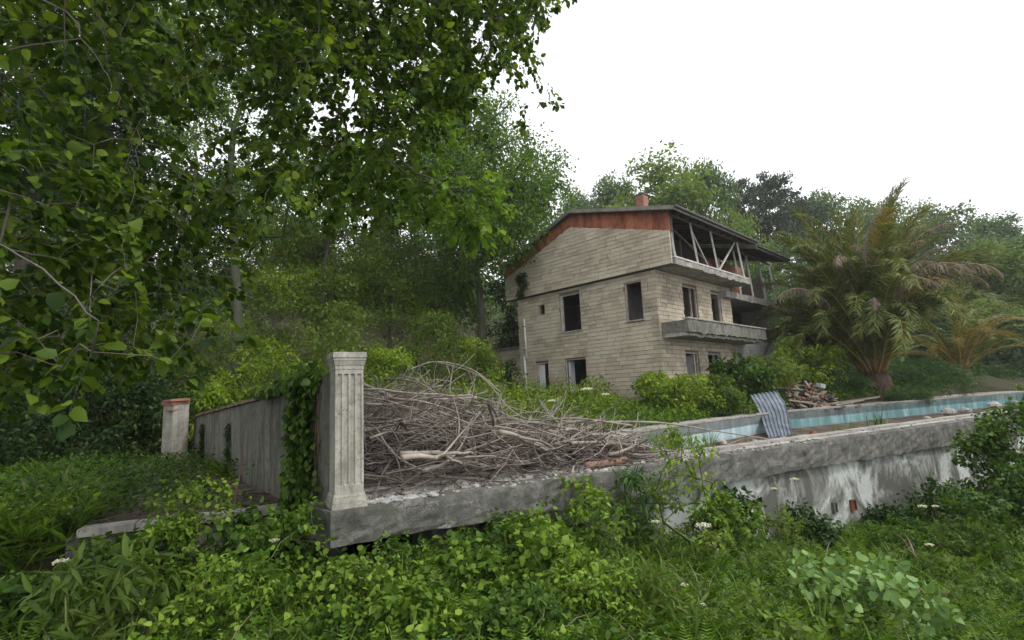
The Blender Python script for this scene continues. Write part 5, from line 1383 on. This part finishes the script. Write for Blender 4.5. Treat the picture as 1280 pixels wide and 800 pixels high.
fshrub(740,6.2,90,118,'vine','yellow-green shoots left of the tall sapling',34,15,.07,T_OVAL,clr=.11)
fshrub(780,7.0,60,112,'fern_cool','upright pale green plant with narrow leaves before the dark gap',26,14,.12,T_LANCE,clr=.1)
fshrub(690,5.3,110,80,'vine','light green plant with pointed leaves left of the tall sapling',36,16,.08,T_BROAD,clr=.11)
fshrub(145,4.3,150,130,'leaf_forest','tall plant with long narrow leaves at the lower left',26,15,.17,T_LANCE,clr=.13)
fshrub(60,4.6,120,90,'ivy','dark leafy plant in the lower left corner',36,22,.08,T_BROAD,clr=.14)
fshrub(1035,5.6,200,85,'silver','pale silvery large-leaved plant in the right undergrowth',50,15,.088,T_BROAD,clr=.15)
fshrub(935,4.6,100,60,'vine','small light green plant before the silvery one',26,14,.08,T_OVAL,clr=.1)
fshrub(640,4.3,120,80,'ivy','mid green small-leaved plant at the bottom middle',40,20,.06,T_OVAL,clr=.12)
fshrub(800,4.6,120,80,'leaf_forest','mid green nettle-like plant at the bottom right of the middle',30,18,.1,T_LANCE,clr=.12)
for px,Y,w,h,mt,tp,lb in ((165,5.45,110,95,'ivy',T_BROAD2,'dark leafy plant pressed against the left end of the path edging'),(215,5.35,90,110,'vine',T_TRI,'three-leaved plant growing up over the middle of the path edging'),(310,5.75,90,110,'ivy',T_BROAD2,'leafy plant covering the right end of the path edging beside the ivy'),
  (610,6.2,110,66,'ivy',T_TRI,'bramble in the shade under the lip right of the pillar'),(705,6.9,110,100,'vine',T_BROAD2,'bright leafy shrub reaching the bottom of the lip'),(800,7.1,90,100,'leaf_forest',T_NETTLE,'nettles standing against the wall behind the tall sapling'),
  (425,5.3,120,66,'ivy',T_BROAD2,'dark leafy plant filling the gap under the corner of the lip'),(500,5.7,110,62,'ivy',T_TRI,'dark bramble under the lip beside the corner gap'),
  (885,7.6,90,82,'vine',T_TRI,'bramble right of the tall sapling'),(940,7.9,90,85,'leaf_forest',T_NETTLE,'nettle clump below the first umbel flowers'),(1100,8.6,100,52,'fern',T_NETTLE,'yellow-green weeds under the drain boxes'),(1190,8.4,100,90,'ivy',T_TRI,'bramble in front of the creepers on the wall'),
  (720,4.7,120,90,'vine',T_TRI,'bramble at the bottom middle'),(390,4.2,130,70,'ivy',T_BROAD2,'dark leafy plant at the bottom below the ivy'),(950,4.1,120,60,'leaf_forest',T_NETTLE,'nettle clump at the bottom right of the middle')):
    fshrub(px,Y,w,h,mt,lb,44,15,random.uniform(.05,.075),tp,clr=.12,group='mixed weeds before the terrace')
G5 = 'dark creepers growing against the retaining wall'
for px,Y,w,h,lb in ((1262,10.6,110,150,'tallest dark creeper covering the far end of the retaining wall'),(1215,10.8,60,120,'dark creeper left of the tallest one on the wall'),(1090,9.9,50,40,'low dark creeper right of the rusty drain box'),(1150,10.1,70,60,'low dark creeper between the drain box and the tall creeper'),(905,8.4,70,80,'dark plant against the wall right of the tall sapling'),(985,9.0,60,55,'small dark plant against the wall left of the drain box'),(1285,9.4,110,95,'dark bush in front of the creeper at the frame edge')):
    fshrub(px,Y,w,h,'leaf_dark' if px<1200 else 'ivy',lb,84 if px > 1200 else 34,30 if px > 1200 else 26,.075,T_BROAD2,group=G5,clr=.2,name='creeper',cat='creeper')
fshrub(632,6.9,34,70,'vine','small trailing vine hanging on the front of the lip',12,12,.06,T_BROAD,clr=.07)
# white flowers
def umbel(px, py, Y, r, label, big=False, thin=False):
    p = at(px,py,Y); g = gz(p.x,p.y); e = empty('wild_flower', (p.x,p.y,g), label=label, cat='flower'); H = p.z-g; mb = MB()
    mb.tube([(0.05,0,-.05),(.03,.02,H*.5),(0,0,H-.05)],[.004,.003,.002],4,False); Pp = []
    for k in range(18):
        a = k*2.4; q = r*math.sqrt((k+.5)/18); e_ = (math.cos(a)*q, math.sin(a)*q, H-.2*q*q/r); mb.tube([(0,0,H-.05),e_],.0012,3,False); Pp.append(e_)
    mb.build('stem', M['stem'], e); V,T = cloud(Pp, r*.16, 9, r*.22, T_OVAL, 0, 1.5, flat=.4); link('flower_head', tri_mesh('flower_head',V,T,M['petal']), e)
for px,py,Y,r,lb in ((993,598,7.6,.055,'white umbel flower highest against the stained wall'),(968,610,7.6,.04,'white umbel flower just left of the highest one'),(820,651,6.3,.05,'white umbel flower left of the tall sapling stem'),(880,655,6.2,.085,'largest cream flower head below the wall'),(1153,632,8.2,.06,'white umbel flower before the right part of the wall'),(1169,632,8.2,.045,'smaller white umbel beside the one before the wall'),(1162,680,7.2,.05,'white umbel flower low in the right undergrowth'),(855,730,5.0,.035,'white flower at the bottom beside the leafy plants'),(877,755,4.8,.04,'lowest white flower near the bottom edge'),(655,663,5.8,.045,'white umbel flower under the lip'),(343,674,5.0,.045,'cream flower head below the ivy'),(76,700,4.7,.06,'pale flower head at the far left of the undergrowth'),(734,485,12.5,.13,'white flower standing behind the brushwood before the house'),(690,500,12.5,.1,'white flower behind the crest end of the brushwood'),(757,492,13.4,.1,'white flower farther right behind the brushwood')):
    umbel(px,py,Y,r,lb)
# grass and weeds in the pool corner and on the deck
frond_plants([(st(random.gauss(6.2,.45),random.gauss(1.35,.3))[:2]) for _ in range(70)], 8, .34, T_BLADE, 'grass', 'bright grass growing in the near corner of the pool', 'grass', 1.2)
def clump(px,py,Y,r,h,mat,label,n=60,L=.35):
    p = at(px,py,Y); e = empty('weed', p, label=label, cat='weed'); P,A,N_,S = [],[],[],[]
    for k in range(n):
        a = random.uniform(0,6.28); el = random.uniform(.5,1.5); d = (math.cos(a)*math.cos(el),math.sin(a)*math.cos(el),math.sin(el)); P.append((random.gauss(0,r),random.gauss(0,r),0)); A.append(d); N_.append((-d[0],-d[1],1)); S.append(L*random.uniform(.5,1.2))
    V,T = place(np.array(P),np.array(A),np.array(N_),np.array(S),T_BLADE); link('leaves', tri_mesh('leaves',V,T,M[mat]), e)
clump(1059,539,12.4,.14,.3,'grass','bright grass tuft on the near edge of the pool beside the rubble',90,.25)
clump(1097,534,13.0,.12,.5,'grass','thin yellow-green weed standing at the pool edge',30,.5)
clump(940,555,10.2,.3,.15,'dry','dry grass tuft between the dark stone and the metal sheet',110,.16)
p_ = at(855,585,8.0)

# ------------------------------------------------------------------ damp air
def haze():
    mb = MB(); mb.box((-172,-8,-3.2),(172,172,64)); m = bpy.data.materials.new('haze'); m.use_nodes = True; nt = m.node_tree; nt.nodes.clear()
    o = nt.nodes.new('ShaderNodeOutputMaterial'); v = nt.nodes.new('ShaderNodeVolumePrincipled'); v.inputs['Color'].default_value = (.97,.98,1,1); v.inputs['Density'].default_value = .0005; v.inputs['Anisotropy'].default_value = .2
    nt.links.new(v.outputs[0], o.inputs['Volume']); mb.build('haze', m, None, kind='stuff')
haze()
